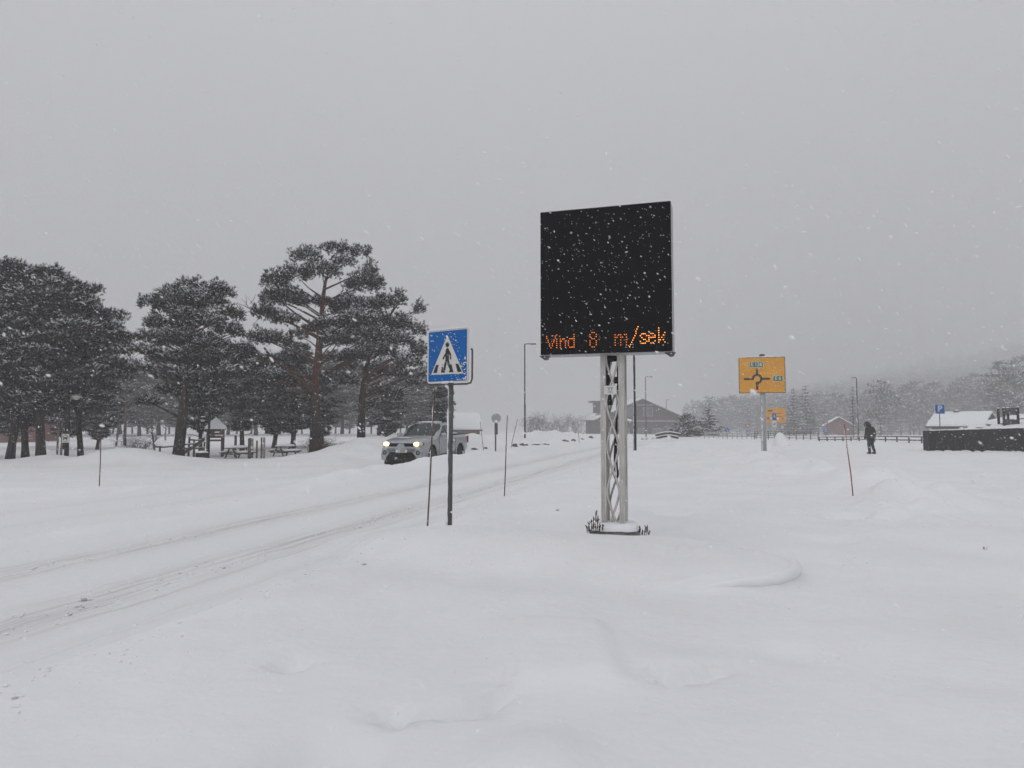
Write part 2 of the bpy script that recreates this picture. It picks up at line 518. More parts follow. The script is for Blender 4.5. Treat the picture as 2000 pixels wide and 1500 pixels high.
def height(x, y):
    x = np.asarray(x, float); y = np.asarray(y, float)
    s = lateral(x, y)
    far = sstep(60, 160, y)
    h = 0.05 * fbm(x * 0.22, y * 0.22, 3) + 0.018 * fbm(x * 0.9 + 9, y * 0.9, 4) * (1 - far)
    h = h + 0.14 * fbm(x * 0.03 + 4, y * 0.03, 3) * sstep(25, 80, y)
    # wind drifts on the open yard to the right
    h = h + 0.03 * np.sin(y * 1.1 + 0.5 * x + 2 * fbm(x * 0.2, y * 0.2, 2)) * sstep(4, 9, x) * (1 - far)
    # lumpy ploughed ridge between the verge and the yard, and old tracks across the yard
    rx = np.interp(y, [9, 12, 17, 22, 30, 40, 55], [5.6, 7.2, 9.2, 10.2, 10.4, 9.9, 10.5])
    yr = sstep(9, 13, y) * (1 - sstep(44, 58, y))
    h = h + yr * np.exp(-((x - rx) / 1.1) ** 2) * (0.26 + 0.62 * fbm(x * 0.7 + 3, y * 0.7, 4))
    for off in (4.2, 5.9, 8.6, 10.3):
        h = h - 0.045 * sstep(12, 18, y) * (1 - sstep(60, 75, y)) * np.exp(-((x - rx - off - 0.02 * y + 0.3 * fbm(x * 0.1, y * 0.1, 2)) / 0.28) ** 2)
    h = h + 0.05 * fbm(x * 1.4 + 7, y * 1.4, 4) * sstep(9, 14, y) * (1 - sstep(50, 70, y)) * sstep(2, 6, x)
    # carriageways pressed a little lower
    lane = np.exp(-((s - 0.0) / 2.1) ** 6) + np.exp(-((s + 5.2) / 1.9) ** 6)
    h = h * (1 - 0.75 * np.clip(lane, 0, 1)) - 0.05 * lane
    # shoulder of loose snow beside the near lane
    h = h + (0.025 + 0.075 * sstep(13, 22, y)) * np.exp(-((s - 2.9) / 0.8) ** 2) * (1 + 0.8 * fbm(x * 0.8, y * 0.8, 3))
    # ridge between the lanes, hides the pickup's tyres
    h = h + 0.43 * np.exp(-((s + 2.75) / 0.85) ** 2) * sstep(13, 21, y) * (1 - sstep(36, 50, y)) * (1 + 0.5 * fbm(x * 0.6, y * 0.6, 4))
    # ploughed bank along the far side
    bank = np.exp(-((s + 10.2) / 1.9) ** 2) * sstep(27, 38, y) * (1 - sstep(72, 92, y))
    h = h + 0.86 * bank * (1 + 0.45 * fbm(x * 0.45, y * 0.45, 4)) + 0.24 * bank * fbm(x * 1.7, y * 1.7, 4)
    behind = sstep(-11, -14, s) * sstep(30, 40, y)
    h = h + 0.22 * behind * sstep(42, 60, y)
    # bank in front of the park, left
    pk = np.exp(-((y - 30.2 - 0.02 * (x + 16)) / 1.6) ** 2) * (1 - sstep(-13.5, -11.5, x))
    h = h + 0.16 * pk * (1 + 0.8 * fbm(x * 0.6, y * 0.6, 3))
    h = h + 0.50 * np.exp(-((x + 16.3) / 1.9) ** 2 - ((y - 30.2) / 1.7) ** 2)
    h = h + 0.20 * np.exp(-((x + 19.9) / 0.9) ** 2 - ((y - 30.5) / 1.0) ** 2)
    # lip where the side street turns off, left
    e = (y - 17.2 - 0.55 * np.maximum(x + 10.5, 0) ** 1.25 + 0.05 * (x + 10.5))
    h = h + 0.10 * np.exp(-(e / 0.55) ** 2) * sstep(-4.0, -7.0, x) * (1 - sstep(-30, -45, x))
    # the traffic island under the big display, with a rounded nose to the right
    a = R(-30)
    u = (x - 0.2) * math.cos(a) + (y - 9.0) * math.sin(a)
    v = -(x - 0.2) * math.sin(a) + (y - 9.0) * math.cos(a)
    rr = np.sqrt(np.maximum(np.abs(u / 3.2) ** 2.6 + np.abs(v / 1.3) ** 2.6, 1e-9)) ** (2 / 2.6)
    sharp = np.where(v < 0, sstep(1.7, 2.7, u), sstep(0.2, 1.6, u))
    isl = 0.35 * (1 - sstep(0.70, 1.0, rr)) + 0.65 * (1 - sstep(0.965, 1.012, rr))
    soft = 1 - sstep(0.15, 1.15, rr)
    h = h + 0.23 * (sharp * isl + (1 - sharp) * soft)
    # lumps, steps and old footprints in the foreground
    h = h + 0.08 * (1 - sstep(0.55, 0.85, np.maximum(np.abs((x - 0.35) / 0.52), np.abs((y - 5.2) / 0.95)))) * (1 - sstep(0.80, 0.86, x)) 
    for cx, cyy, r, d in ((1.15, 4.70, 0.11, -0.05), (1.00, 4.60, 0.08, -0.04), (1.33, 4.80, 0.10, -0.035), (0.93, 4.72, 0.07, -0.03), (-0.62, 4.05, 0.08, -0.045), (-0.36, 4.15, 0.10, -0.035), (-0.48, 4.12, 0.06, -0.04), (-0.78, 4.10, 0.06, -0.03), (-0.05, 4.62, 0.07, -0.035),
                          (-0.20, 4.20, 0.12, -0.055), (-0.10, 4.40, 0.10, -0.045), (-1.5, 4.9, 0.12, -0.035), (1.95, 5.15, 0.2, -0.014), (-0.9, 3.6, 0.3, -0.04), (0.1, 3.5, 0.3, 0.03), (1.1, 4.95, 0.25, 0.014),
                          (2.9, 13.2, 0.4, -0.05), (5.9, 12.6, 0.35, -0.06), (6.4, 11.9, 0.3, -0.05), (4.6, 10.2, 0.3, -0.04)):
        h = h + 2.9 * d * np.exp(-(((x - cx) ** 2 + (y - cyy) ** 2) / r ** 2) ** 1.5)
    near = 1 - sstep(7, 13, y)
    h = h + (0.022 * fbm(x * 2.6, y * 2.6, 4) + 0.035 * np.maximum(fbm(x * 0.9 + 31, y * 1.3 + 8, 4) - 0.18, 0)) * near
    # the valley floor falls gently, then the valley side climbs on the right
    h = h - 0.018 * (np.clip(y, 110, 340) - 110)
    ratio = np.clip((x / np.maximum(y, 50) - 0.12) / 0.60, 0, 1.08)
    hill = ratio ** 1.3 * np.maximum(y - 320, 0) / 780 * sstep(300, 480, y)
    h = h + hill * 112 + np.minimum(hill, 1.5) * 14 * fbm(x * 0.012, y * 0.012, 3)
    return h


def gz(x, y):
    return float(height(np.array([x]), np.array([y]))[0])


def on_ground(px, Y, sink=0.0):
    x = (px - 1000) / F_PX * Y
    x = at(px, 860, Y).x
    return Vector((x, Y, gz(x, Y) - sink))


def axis_coords(dense0, dense1, step, lim0, lim1, growth):
    c = list(np.arange(dense0, dense1, step))
    s, p = step, dense1
    while p < lim1:
        c.append(p); s *= growth; p += s
    c.append(lim1)
    s, p = step, dense0
    pre = []
    while p > lim0:
        s *= growth; p -= s
        pre.append(max(p, lim0))
    return np.array(sorted(set(pre + c)))


gx = axis_coords(-7, 8, 0.08, -1950, 1950, 1.05)
gy = axis_coords(1.0, 14, 0.08, -240, 2050, 1.0135)
GX, GY = np.meshgrid(gx, gy)
GZ = height(GX, GY)
nx_, ny_ = len(gx), len(gy)
idx = np.arange(nx_ * ny_).reshape(ny_, nx_)
quads = np.stack([idx[:-1, :-1], idx[:-1, 1:], idx[1:, 1:], idx[1:, :-1]], -1).reshape(-1, 4)
ground = np_object('ground', np.stack([GX, GY, GZ], -1).reshape(-1, 3), quads, [M_snow], smooth=True)
tag(ground, 'snow-covered ground of the yard, park and valley floor', None, kind='structure')


def road_material():
    m = bpy.data.materials.new('packed_road_snow')
    m.use_nodes = True
    n, l = m.node_tree.nodes, m.node_tree.links
    b = n['Principled BSDF']
    b.inputs['Roughness'].default_value = 0.7
    b.inputs['Specular IOR Level'].default_value = 0.3
    uv = n.new('ShaderNodeUVMap')
    sp = n.new('ShaderNodeSeparateXYZ')
    l.new(uv.outputs[0], sp.inputs[0])
    mp = n.new('ShaderNodeMapping'); mp.inputs['Scale'].default_value = (11.0, 0.30, 1)
    l.new(uv.outputs[0], mp.inputs[0])
    nz = n.new('ShaderNodeTexNoise'); nz.inputs['Scale'].default_value = 1.0; nz.inputs['Detail'].default_value = 6; nz.inputs['Roughness'].default_value = 0.65
    l.new(mp.outputs[0], nz.inputs['Vector'])
    tracks = None
    for c, w, k in ((-0.92, 0.38, 1.0), (0.88, 0.38, 1.0), (1.34, 0.14, 0.6), (1.95, 0.12, 0.35), (-1.25, 0.12, 0.4), (-4.3, 0.25, 0.25), (-6.1, 0.25, 0.25)):
        s = n.new('ShaderNodeMath'); s.operation = 'SUBTRACT'; s.inputs[1].default_value = c
        l.new(sp.outputs[0], s.inputs[0])
        d = n.new('ShaderNodeMath'); d.operation = 'DIVIDE'; d.inputs[1].default_value = w
        l.new(s.outputs[0], d.inputs[0])
        q = n.new('ShaderNodeMath'); q.operation = 'MULTIPLY'
        l.new(d.outputs[0], q.inputs[0]); l.new(d.outputs[0], q.inputs[1])
        g = n.new('ShaderNodeMath'); g.operation = 'MULTIPLY'; g.inputs[1].default_value = -1
        l.new(q.outputs[0], g.inputs[0])
        e = n.new('ShaderNodeMath'); e.operation = 'EXPONENT'
        l.new(g.outputs[0], e.inputs[0])
        kk = n.new('ShaderNodeMath'); kk.operation = 'MULTIPLY'; kk.inputs[1].default_value = k
        l.new(e.outputs[0], kk.inputs[0])
        if tracks is None:
            tracks = kk
        else:
            mm = n.new('ShaderNodeMath'); mm.operation = 'MAXIMUM'
            l.new(tracks.outputs[0], mm.inputs[0]); l.new(kk.outputs[0], mm.inputs[1]); tracks = mm
    pw = n.new('ShaderNodeMapRange'); pw.inputs['From Min'].default_value = 0.34; pw.inputs['From Max'].default_value = 0.66
    l.new(nz.outputs['Fac'], pw.inputs['Value'])
    mp2 = n.new('ShaderNodeMapping'); mp2.inputs['Scale'].default_value = (38.0, 0.35, 1)
    l.new(uv.outputs[0], mp2.inputs[0])
    nz2 = n.new('ShaderNodeTexNoise'); nz2.inputs['Scale'].default_value = 1.0; nz2.inputs['Detail'].default_value = 4
    l.new(mp2.outputs[0], nz2.inputs['Vector'])
    pw2 = n.new('ShaderNodeMapRange'); pw2.inputs['From Min'].default_value = 0.42; pw2.inputs['From Max'].default_value = 0.62; pw2.inputs['To Min'].default_value = 0.35
    l.new(nz2.outputs['Fac'], pw2.inputs['Value'])
    pm = n.new('ShaderNodeMath'); pm.operation = 'MULTIPLY'
    l.new(pw.outputs[0], pm.inputs[0]); l.new(pw2.outputs[0], pm.inputs[1])
    pw = pm
    fac = n.new('ShaderNodeMath'); fac.operation = 'MULTIPLY'
    l.new(tracks.outputs[0], fac.inputs[0]); l.new(pw.outputs[0], fac.inputs[1])
    mx = n.new('ShaderNodeMix'); mx.data_type = 'RGBA'
    mx.inputs[6].default_value = (0.805, 0.807, 0.822, 1)
    mx.inputs[7].default_value = (0.45, 0.445, 0.44, 1)
    l.new(fac.outputs[0], mx.inputs['Factor'])
    l.new(mx.outputs[2], b.inputs['Base Color'])
    bp = n.new('ShaderNodeBump'); bp.inputs['Strength'].default_value = 0.5; bp.inputs['Distance'].default_value = 0.03
    l.new(nz.outputs['Fac'], bp.inputs['Height']); l.new(bp.outputs[0], b.inputs['Normal'])
    return m


def build_road():
    lat = np.concatenate([np.linspace(-7.3, -3.2, 28), np.linspace(-3.1, -2.3, 5), np.linspace(-2.2, 2.4, 62)])
    ys = np.concatenate([np.arange(-20, 30, 0.15), np.arange(30, 80, 0.5), np.arange(80, 180, 2.0)])
    L, Y = np.meshgrid(lat, ys)
    X = road_x(Y) + L / 0.966
    base = height(X, Y)
    # ruts pressed into the packed snow
    rut = np.zeros_like(L)
    for c, w, k in ((-0.92, 0.22, 1.0), (0.92, 0.24, 1.0), (1.3, 0.12, 0.5), (-4.3, 0.22, 0.8), (-6.1, 0.22, 0.8)):
        rut = np.maximum(rut, k * np.exp(-((L - c) / w) ** 2))
    edge = np.minimum(sstep(-7.3, -6.8, L), 1 - sstep(2.0, 2.4, L)) * (1 - np.exp(-((L + 2.75) / 0.42) ** 4))
    Z = base + (0.030 - 0.022 * rut + 0.008 * fbm(L * 4, Y * 0.5, 3)) * edge - 0.05 * (1 - edge)
    n_y, n_l = L.shape
    idx = np.arange(n_y * n_l).reshape(n_y, n_l)
    q = np.stack([idx[:-1, :-1], idx[:-1, 1:], idx[1:, 1:], idx[1:, :-1]], -1).reshape(-1, 4)
    o = np_object('road', np.stack([X, Y, Z], -1).reshape(-1, 3), q, [road_material()], smooth=True)
    uvl = o.data.uv_layers.new(name='UVMap')
    uv = np.stack([L, Y], -1).reshape(-1, 2)[q.ravel()]
    uvl.data.foreach_set('uv', uv.astype(np.float32).ravel())
    tag(o, 'snow-packed road with grey wheel tracks', None, kind='structure')


build_road()


# ------------------------------------------------------------------ trees
def unit(a):
    return a / np.maximum(np.linalg.norm(a, axis=-1, keepdims=True), 1e-9)


def shoots_mesh(P, D, s, K, snow_p, rg, snow_size=1.0):
    """needle shoots: K needle blades each, some carrying a flat lick of snow"""
    N = len(P)
    s = np.broadcast_to(np.asarray(s, float), (N,))
    Pk = np.repeat(P, K, 0); Dk = np.repeat(D, K, 0); sk = np.repeat(s, K)[:, None]
    rnd = unit(rg.normal(size=(N * K, 3)))
    along = rg.uniform(-0.6, 0.6, (N * K, 1))
    base = Pk + Dk * along * 0.11 * sk
    tip = base + unit(Dk * 0.9 + rnd * 0.85) * sk * rg.uniform(0.11, 0.19, (N * K, 1))
    side = unit(np.cross(tip - base, rg.normal(size=(N * K, 3)))) * sk * rg.uniform(0.012, 0.022, (N * K, 1))
    V = np.stack([base - side, base + side, tip], 1).reshape(-1, 3)
    T = np.arange(N * K * 3).reshape(-1, 3)
    M = np.zeros(N * K, int)
    pick = np.nonzero(rg.random(N) < np.broadcast_to(snow_p, (N,)))[0]
    n = len(pick)
    if n:
        c = P[pick] + np.array([0, 0, 1]) * (0.07 * s[pick])[:, None]
        d = D[pick].copy(); d[:, 2] *= 0.45; d = unit(d + rg.normal(size=(n, 3)) * 0.25)
        w = unit(np.cross(d, np.tile([0, 0, 1.0], (n, 1))) + rg.normal(size=(n, 3)) * 0.2)
        l = (s[pick] * rg.uniform(0.07, 0.13, n) * snow_size)[:, None]
        ww = (s[pick] * rg.uniform(0.025, 0.055, n) * snow_size)[:, None]
        up = np.array([0, 0, 1.0]) * (0.03 * s[pick])[:, None]
        q = np.stack([c - d * l, c + w * ww, c + d * l * 0.9, c - w * ww, c + up], 1).reshape(-1, 3)
        o = len(V)
        b = o + np.arange(n)[:, None] * 5
        t = np.concatenate([b + np.array([[0, 1, 4]]), b + np.array([[1, 2, 4]]), b + np.array([[2, 3, 4]]), b + np.array([[3, 0, 4]])], 0)
        V = np.concatenate([V, q]); T = np.concatenate([T, t]); M = np.concatenate([M, np.ones(len(t), int)])
    return V, T, M


def grow_pine(seed, H, tr, clumps, density=46.0, K=7, snow_p=0.55, scale=1.0, trunk_path=None, flat_up=0.6, twigs=4, limb_k=1.0, dead=8, snow_size=1.25):
    """returns (trunk mesh, crown mesh) in local space, base at the origin"""
    rg = np.random.default_rng(seed); rr = random.Random(seed)
    tb = MB()
    if trunk_path is None:
        trunk_path = [(0, 0)]
        x = y = 0.0
        for i in range(6):
            x += rr.uniform(-1, 1) * 0.018 * H; y += rr.uniform(-1, 1) * 0.018 * H
            trunk_path.append((x, y))
    npt = len(trunk_path)
    zs = [H * 0.97 * i / (npt - 1) for i in range(npt)]

    def trunk_at(z):
        t = max(0, min(0.9999, z / (H * 0.97))) * (npt - 1)
        i = int(t); f = t - i
        a, b = trunk_path[i], trunk_path[min(i + 1, npt - 1)]
        return Vector((a[0] + (b[0] - a[0]) * f, a[1] + (b[1] - a[1]) * f, z))
    pts, rad = [], []
    for i in range(15):
        z = H * 0.97 * i / 14
        p = trunk_at(z)
        pts.append(p - Vector((0, 0, 0.35 if i == 0 else 0)))
        t = i / 14
        rad.append(tr * (1.35 if i == 0 else 1.0) * (1 - 0.88 * t ** 1.15))
    tb.tube(pts, rad, n=10, jitter=0.07)
    P, D, S, Q = [], [], [], []
    for (cx, cy_, cz, rx, ry, rz) in clumps:
        c = np.array([cx, cy_, cz])
        rd = math.hypot(cx - trunk_at(cz).x, cy_ - trunk_at(cz).y)
        z0 = max(H * 0.12, min(H * 0.93, cz - 0.32 * rd - 0.25))
        a = trunk_at(z0); b = Vector(c)
        mid = a.lerp(b, 0.5) + Vector((rr.uniform(-.15, .15), rr.uniform(-.15, .15), rr.uniform(-0.05, 0.22))) * (0.3 + 0.25 * rd)
        r0 = (0.018 + 0.012 * rd) * limb_k
        tb.tube([a, a.lerp(mid, 0.55), mid, mid.lerp(b, 0.6) + Vector((0, 0, 0.04)), b], [r0, r0 * 0.85, r0 * 0.65, r0 * 0.45, r0 * 0.2], n=5, caps=False, jitter=0.1)
        n = max(6, int(density * (rx * ry + rx * rz + ry * rz) / 1.0))
        d = unit(rg.normal(size=(n, 3)))
        d[:, 2] = np.where(d[:, 2] < -0.25, -d[:, 2] * 0.5, d[:, 2])
        d = unit(d)
        rad_ = (0.35 + 0.65 * rg.random((n, 1)) ** 0.55) * (1 + 0.28 * np.sin(d[:, :1] * 5 + cx * 3) * np.cos(d[:, 1:2] * 4 + cz * 2))
        p = c + d * rad_ * np.array([rx, ry, rz])
        P.append(p)
        D.append(unit(d * np.array([1, 1, 0.6]) * 0.8 + np.array([0, 0, flat_up]) + rg.normal(size=(n, 3)) * 0.3))
        Q.append(np.where(d[:, 2] > 0.30, 1.55, np.where(d[:, 2] > 0.05, 0.75, 0.12)) * snow_p * rr.uniform(0.55, 1.3))
        S.append(np.full(n, scale) * rg.uniform(0.8, 1.25, n))
        for k in range(twigs):
            e = Vector(p[rg.integers(n)])
            m2 = b.lerp(e, 0.5) + Vector((0, 0, -0.06))
            tb.tube([b, m2, e], [0.014 * scale, 0.010 * scale, 0.005 * scale], n=3, caps=False)
    # bare dead stubs low on the trunk
    for k in range(dead):
        z = H * rr.uniform(0.14, 0.5); a = trunk_at(z); an = rr.uniform(0, 6.28); L = rr.uniform(0.4, 1.5)
        e = a + Vector((math.cos(an) * L, math.sin(an) * L, rr.uniform(-0.35, 0.25)))
        tb.tube([a, a.lerp(e, 0.5) + Vector((0, 0, 0.06)), e], [0.022, 0.014, 0.006], n=4, caps=False)
        for q in range(3):
            s0 = a.lerp(e, rr.uniform(0.4, 0.9))
            tb.tube([s0, s0 + Vector((rr.uniform(-.3, .3), rr.uniform(-.3, .3), rr.uniform(-.2, .25)))], [0.009, 0.004], n=3, caps=False)
    P, D, S = np.concatenate(P), np.concatenate(D), np.concatenate(S)
    V, T, M = shoots_mesh(P, D, S, K, np.concatenate(Q), rg, snow_size)
    return tb.mesh('pine_trunk', [M_bark]), np_mesh('pine_crown', V, T, [M_needle, M_snowcap], M)


def round_crown(seed, H, z0, Rm, n, top=0.9, size=(0.5, 0.95), flat=0.55, peak=0.42, fill=0.55):
    """clumps spread through a rounded, uneven pine crown from height z0 to H"""
    rr = random.Random(seed)
    out = []
    ph = [rr.uniform(0, 6.28) for _ in range(3)]
    for i in range(n):
        t = rr.random() ** 0.9
        prof = (t / peak) ** 0.6 if t < peak else max(0.0, 1 - ((t - peak) / (1 - peak)) ** 2.0) ** 0.6
        a = rr.uniform(0, 6.28)
        lob = 1 + 0.16 * math.sin(2 * a + ph[0] + 3 * t) + 0.12 * math.sin(3 * a + ph[1] - 5 * t)
        r = Rm * prof * lob * (rr.random() ** fill)
        s = rr.uniform(*size) * (0.75 + 0.25 * prof)
        out.append((r * math.cos(a), r * math.sin(a), z0 + (H - z0) * (0.04 + 0.90 * t), s, s * rr.uniform(0.8, 1.1), s * flat * rr.uniform(0.8, 1.2)))
    return out


def tree_thing(name, label, cat, trunk, crown, loc, rz=0.0, scale=1.0, group=None):
    t = thing(name, label, cat, loc, rz, group)
    t.scale = (scale, scale, scale) if not hasattr(scale, '__len__') else scale
    kids = []
    for nm, me in (('trunk', trunk), ('crown', crown)):
        if me is None:
            continue
        o = bpy.data.objects.new(nm, me); C.objects.link(o); o.parent = t; kids.append(o)
    KIDS[t.name] = kids
    return t


def px_clumps(bx, by, Y, lst, seed):
    """clumps measured on the photograph: (px, py, half width px, half height px) -> local metres, spread in depth"""
    rr = random.Random(seed); k = px_m(Y); out = []
    for (px, py, w, h) in lst:
        out.append(((px - bx) * k, rr.uniform(-1.6, 1.6) * w * k, (by - py) * k, w * k * rr.uniform(0.70, 0.95), w * k * 0.85, h * k * rr.uniform(1.15, 1.5)))
    return out


# --- the big spreading pine in the middle of the park
bx, by, Y = 617, 886, 40.0
big = [(655, 490, 38, 14), (700, 495, 26, 15), (675, 520, 30, 12), (715, 530, 22, 26), (605, 515, 34, 18), (640, 545, 42, 18), (700, 560, 42, 20), (590, 550, 36, 20),
       (545, 560, 34, 16), (525, 585, 30, 18), (560, 590, 40, 16), (610, 590, 40, 14), (665, 600, 46, 18), (718, 600, 34, 22), (520, 620, 28, 18), (555, 630, 36, 16),
       (600, 640, 34, 14), (650, 640, 36, 14), (700, 640, 44, 20), (500, 660, 34, 18), (540, 672, 34, 16), (570, 655, 30, 14), (665, 675, 40, 16), (715, 672, 40, 20), (480, 690, 26, 14),
       (520, 705, 30, 14), (690, 705, 34, 14), (640, 700, 26, 12), (735, 690, 30, 14), (580, 700, 20, 10), (540, 740, 36, 16), (500, 735, 30, 14), (660, 745, 30, 14)]
cl = px_clumps(bx, by, Y, big, 11) + px_clumps(bx, by, Y + 1.5, [(a + 8, b + 6, c, d) for a, b, c, d in big[6::2]], 12)
path = [(0, 0), (-0.05, 0.05), (-0.12, 0.1), (0.05, 0.1), (0.18, 0.05), (0.32, 0.0), (0.75, 0.1)]
tk, cr = grow_pine(21, 11.6, 0.33, cl, density=135, K=8, trunk_path=path, snow_p=0.45, limb_k=1.25, dead=6)
loc = on_ground(bx, Y)
pine_big = tree_thing('pine_tree', 'tallest spreading pine with a forked reddish trunk and ragged top', 'tree', tk, cr, loc, group='pines in the park')
# a heavy leaning bough and a bare dead limb
mb = MB()
k = px_m(Y)
q = lambda px, py, d=0.0: ((px - bx) * k, d, (by - py) * k)
mb.tube([q(612, 770), q(590, 745, -.1), q(560, 722, -.2), q(530, 700, -.2), q(515, 680, -.2)], [0.17, 0.14, 0.11, 0.08, 0.05], n=8, jitter=0.06)
mb.tube([q(632, 660), q(655, 640, .2), q(690, 615, .3), q(720, 585, .3)], [0.12, 0.10, 0.07, 0.04], n=7, jitter=0.06)
mb.tube([q(622, 650), q(600, 630, .2), q(570, 610, .3), q(545, 590, .2)], [0.10, 0.08, 0.06, 0.03], n=7, jitter=0.06)
mb.tube([q(520, 620), q(495, 608), q(475, 598), q(462, 592)], [0.045, 0.03, 0.02, 0.01], n=5)
for (a, b) in (((495, 608), (478, 578)), ((480, 600), (466, 582)), ((488, 604), (470, 612)), ((505, 613), (488, 636)), ((492, 630), (484, 648)), ((484, 592), (494, 572)), ((475, 596), (474, 574)), ((500, 610), (506, 585))):
    mb.tube([q(*a), q((a[0] + b[0]) / 2 + 2, (a[1] + b[1]) / 2), q(*b)], [0.02, 0.013, 0.006], n=4)
limb = mb.build('limb', [M_bark], pine_big, smooth=True)
KIDS[pine_big.name].append(limb)

# --- its neighbour to the right, with the long bough reaching over the pickup
bx, by, Y = 705, 876, 42.0
nb = [(780, 590, 24, 22), (815, 600, 20, 22), (750, 595, 30, 16), (735, 620, 34, 18), (775, 630, 34, 20), (812, 640, 24, 22), (740, 655, 36, 18), (785, 670, 38, 18), (820, 685, 20, 18),
      (750, 690, 36, 16), (700, 640, 30, 16), (700, 680, 32, 16), (800, 705, 30, 14), (770, 725, 34, 14), (730, 720, 30, 14), (690, 715, 28, 14), (825, 725, 18, 12), (735, 760, 28, 14), (770, 765, 26, 12), (808, 745, 22, 12)]
cl = px_clumps(bx, by, Y, nb, 31) + px_clumps(bx, by, Y, [(a - 6, b + 4, c, d) for a, b, c, d in nb[2::2]], 32)
tk, cr = grow_pine(33, 9.2, 0.25, cl, density=130, K=8, trunk_path=[(0, 0), (0.02, 0), (0.0, 0.1), (0.15, 0.1), (0.5, 0.1), (1.2, 0.1), (2.2, 0.1)], snow_p=0.6, limb_k=1.5, dead=4)
t2 = tree_thing('pine_tree', 'dark pine between the tallest pine and the pickup, one bough stretching right', 'tree', tk, cr, on_ground(bx, Y), group='pines in the park')
k = px_m(Y); mb = MB()
mb.tube([q(708, 745), q(728, 722, -.2), q(760, 700, -.3), q(800, 688, -.3), q(826, 690, -.3)], [0.15, 0.13, 0.10, 0.06, 0.03], n=8, jitter=0.06)
mb.build('limb', [M_bark], t2, smooth=True)

# --- the rounded pine left of the playground
bx, by, Y = 348, 900, 34.0
rc = [(330, 580, 30, 16), (375, 568, 34, 16), (415, 570, 26, 18), (400, 595, 40, 18), (350, 600, 40, 18), (305, 605, 30, 16), (435, 615, 26, 18), (285, 635, 28, 18), (325, 635, 36, 18), (375, 630, 40, 18),
      (420, 645, 36, 18), (445, 650, 18, 14), (280, 665, 28, 16), (315, 670, 36, 18), (360, 670, 38, 18), (405, 678, 36, 16), (300, 700, 34, 16), (340, 705, 34, 16), (385, 710, 36, 16), (425, 700, 26, 16),
      (290, 730, 30, 14), (330, 740, 30, 14), (375, 745, 32, 14), (415, 740, 28, 14), (310, 765, 28, 12), (395, 775, 26, 12), (440, 730, 22, 12), (295, 790, 24, 10)]
cl = px_clumps(bx, by, Y, rc, 41) + px_clumps(bx, by, Y, [(a + 5, b + 5, c, d) for a, b, c, d in rc], 42)
tk, cr = grow_pine(43, 8.2, 0.26, cl, density=135, K=8, trunk_path=[(0, 0), (0.12, 0), (0.25, 0), (0.33, 0.05), (0.4, 0.1), (0.5, 0.1), (0.6, 0.1)], snow_p=0.62, limb_k=1.3, dead=10)
tree_thing('pine_tree', 'round-topped pine with a leaning reddish trunk beside the log fence', 'tree', tk, cr, on_ground(bx, Y), group='pines in the park')

# --- stock pines, copied for the rest of the park
stock = []
for sd, H, z0, Rm, n in ((51, 9.2, 1.9, 2.9, 124), (52, 9.0, 2.0, 2.6, 112), (53, 8.4, 1.2, 2.3, 108), (54, 7.6, 0.75, 2.2, 104)):
    stock.append(grow_pine(sd, H, 0.175 + 0.03 * (sd == 51), round_crown(sd, H, z0, Rm, n), density=105, K=7, snow_p=0.45, scale=1.15))
stock_h = (9.2, 9.0, 8.4, 7.6)


def place_pine(px, Y, top_py, kind, rz, label, group='pines in the park', wide=1.0):
    loc = on_ground(px, Y)
    ht = at(px, top_py, Y).z - loc.z
    s = ht / stock_h[kind]
    return tree_thing('pine_tree', label, 'tree', stock[kind][0], stock[kind][1], loc, rz, (s * wide, s * wide, s), group)


for args in (
    (82, 33.0, 518, 0, 0.4, 'thickest-trunked dark pine left of the dog sign', 'pines in the park', 1.0),
    (20, 33.6, 506, 1, 1.9, 'dark pine with the slim trunk nearest the picture\'s left edge', 'pines in the park', 0.95),
    (52, 34.6, 560, 2, 2.8, 'dark pine second from the picture\'s left edge, trunk flared at the foot', 'pines in the park', 0.9),
    (160, 35.5, 550, 1, 4.0, 'dark pine just right of the dog sign, short trunk below a full crown', 'pines in the park', 0.78),
    (-40, 36.0, 560, 0, 5.1, 'pine cut off by the left edge of the picture', 'pines in the park', 1.0),
    (392, 37.5, 640, 2, 0.9, 'straight-trunked pine behind the park lamp', 'pines in the park', 0.75),
    (474, 44.0, 668, 2, 3.2, 'hazy pine behind the first picnic table', 'pines in the park', 1.0),
    (535, 48.0, 690, 3, 1.1, 'low-branched pine behind the second picnic table', 'pines in the park', 1.1),
    (572, 47.0, 665, 3, 2.2, 'small low-branched pine just left of the tallest pine', 'pines in the park', 1.0),
):
    place_pine(*args)
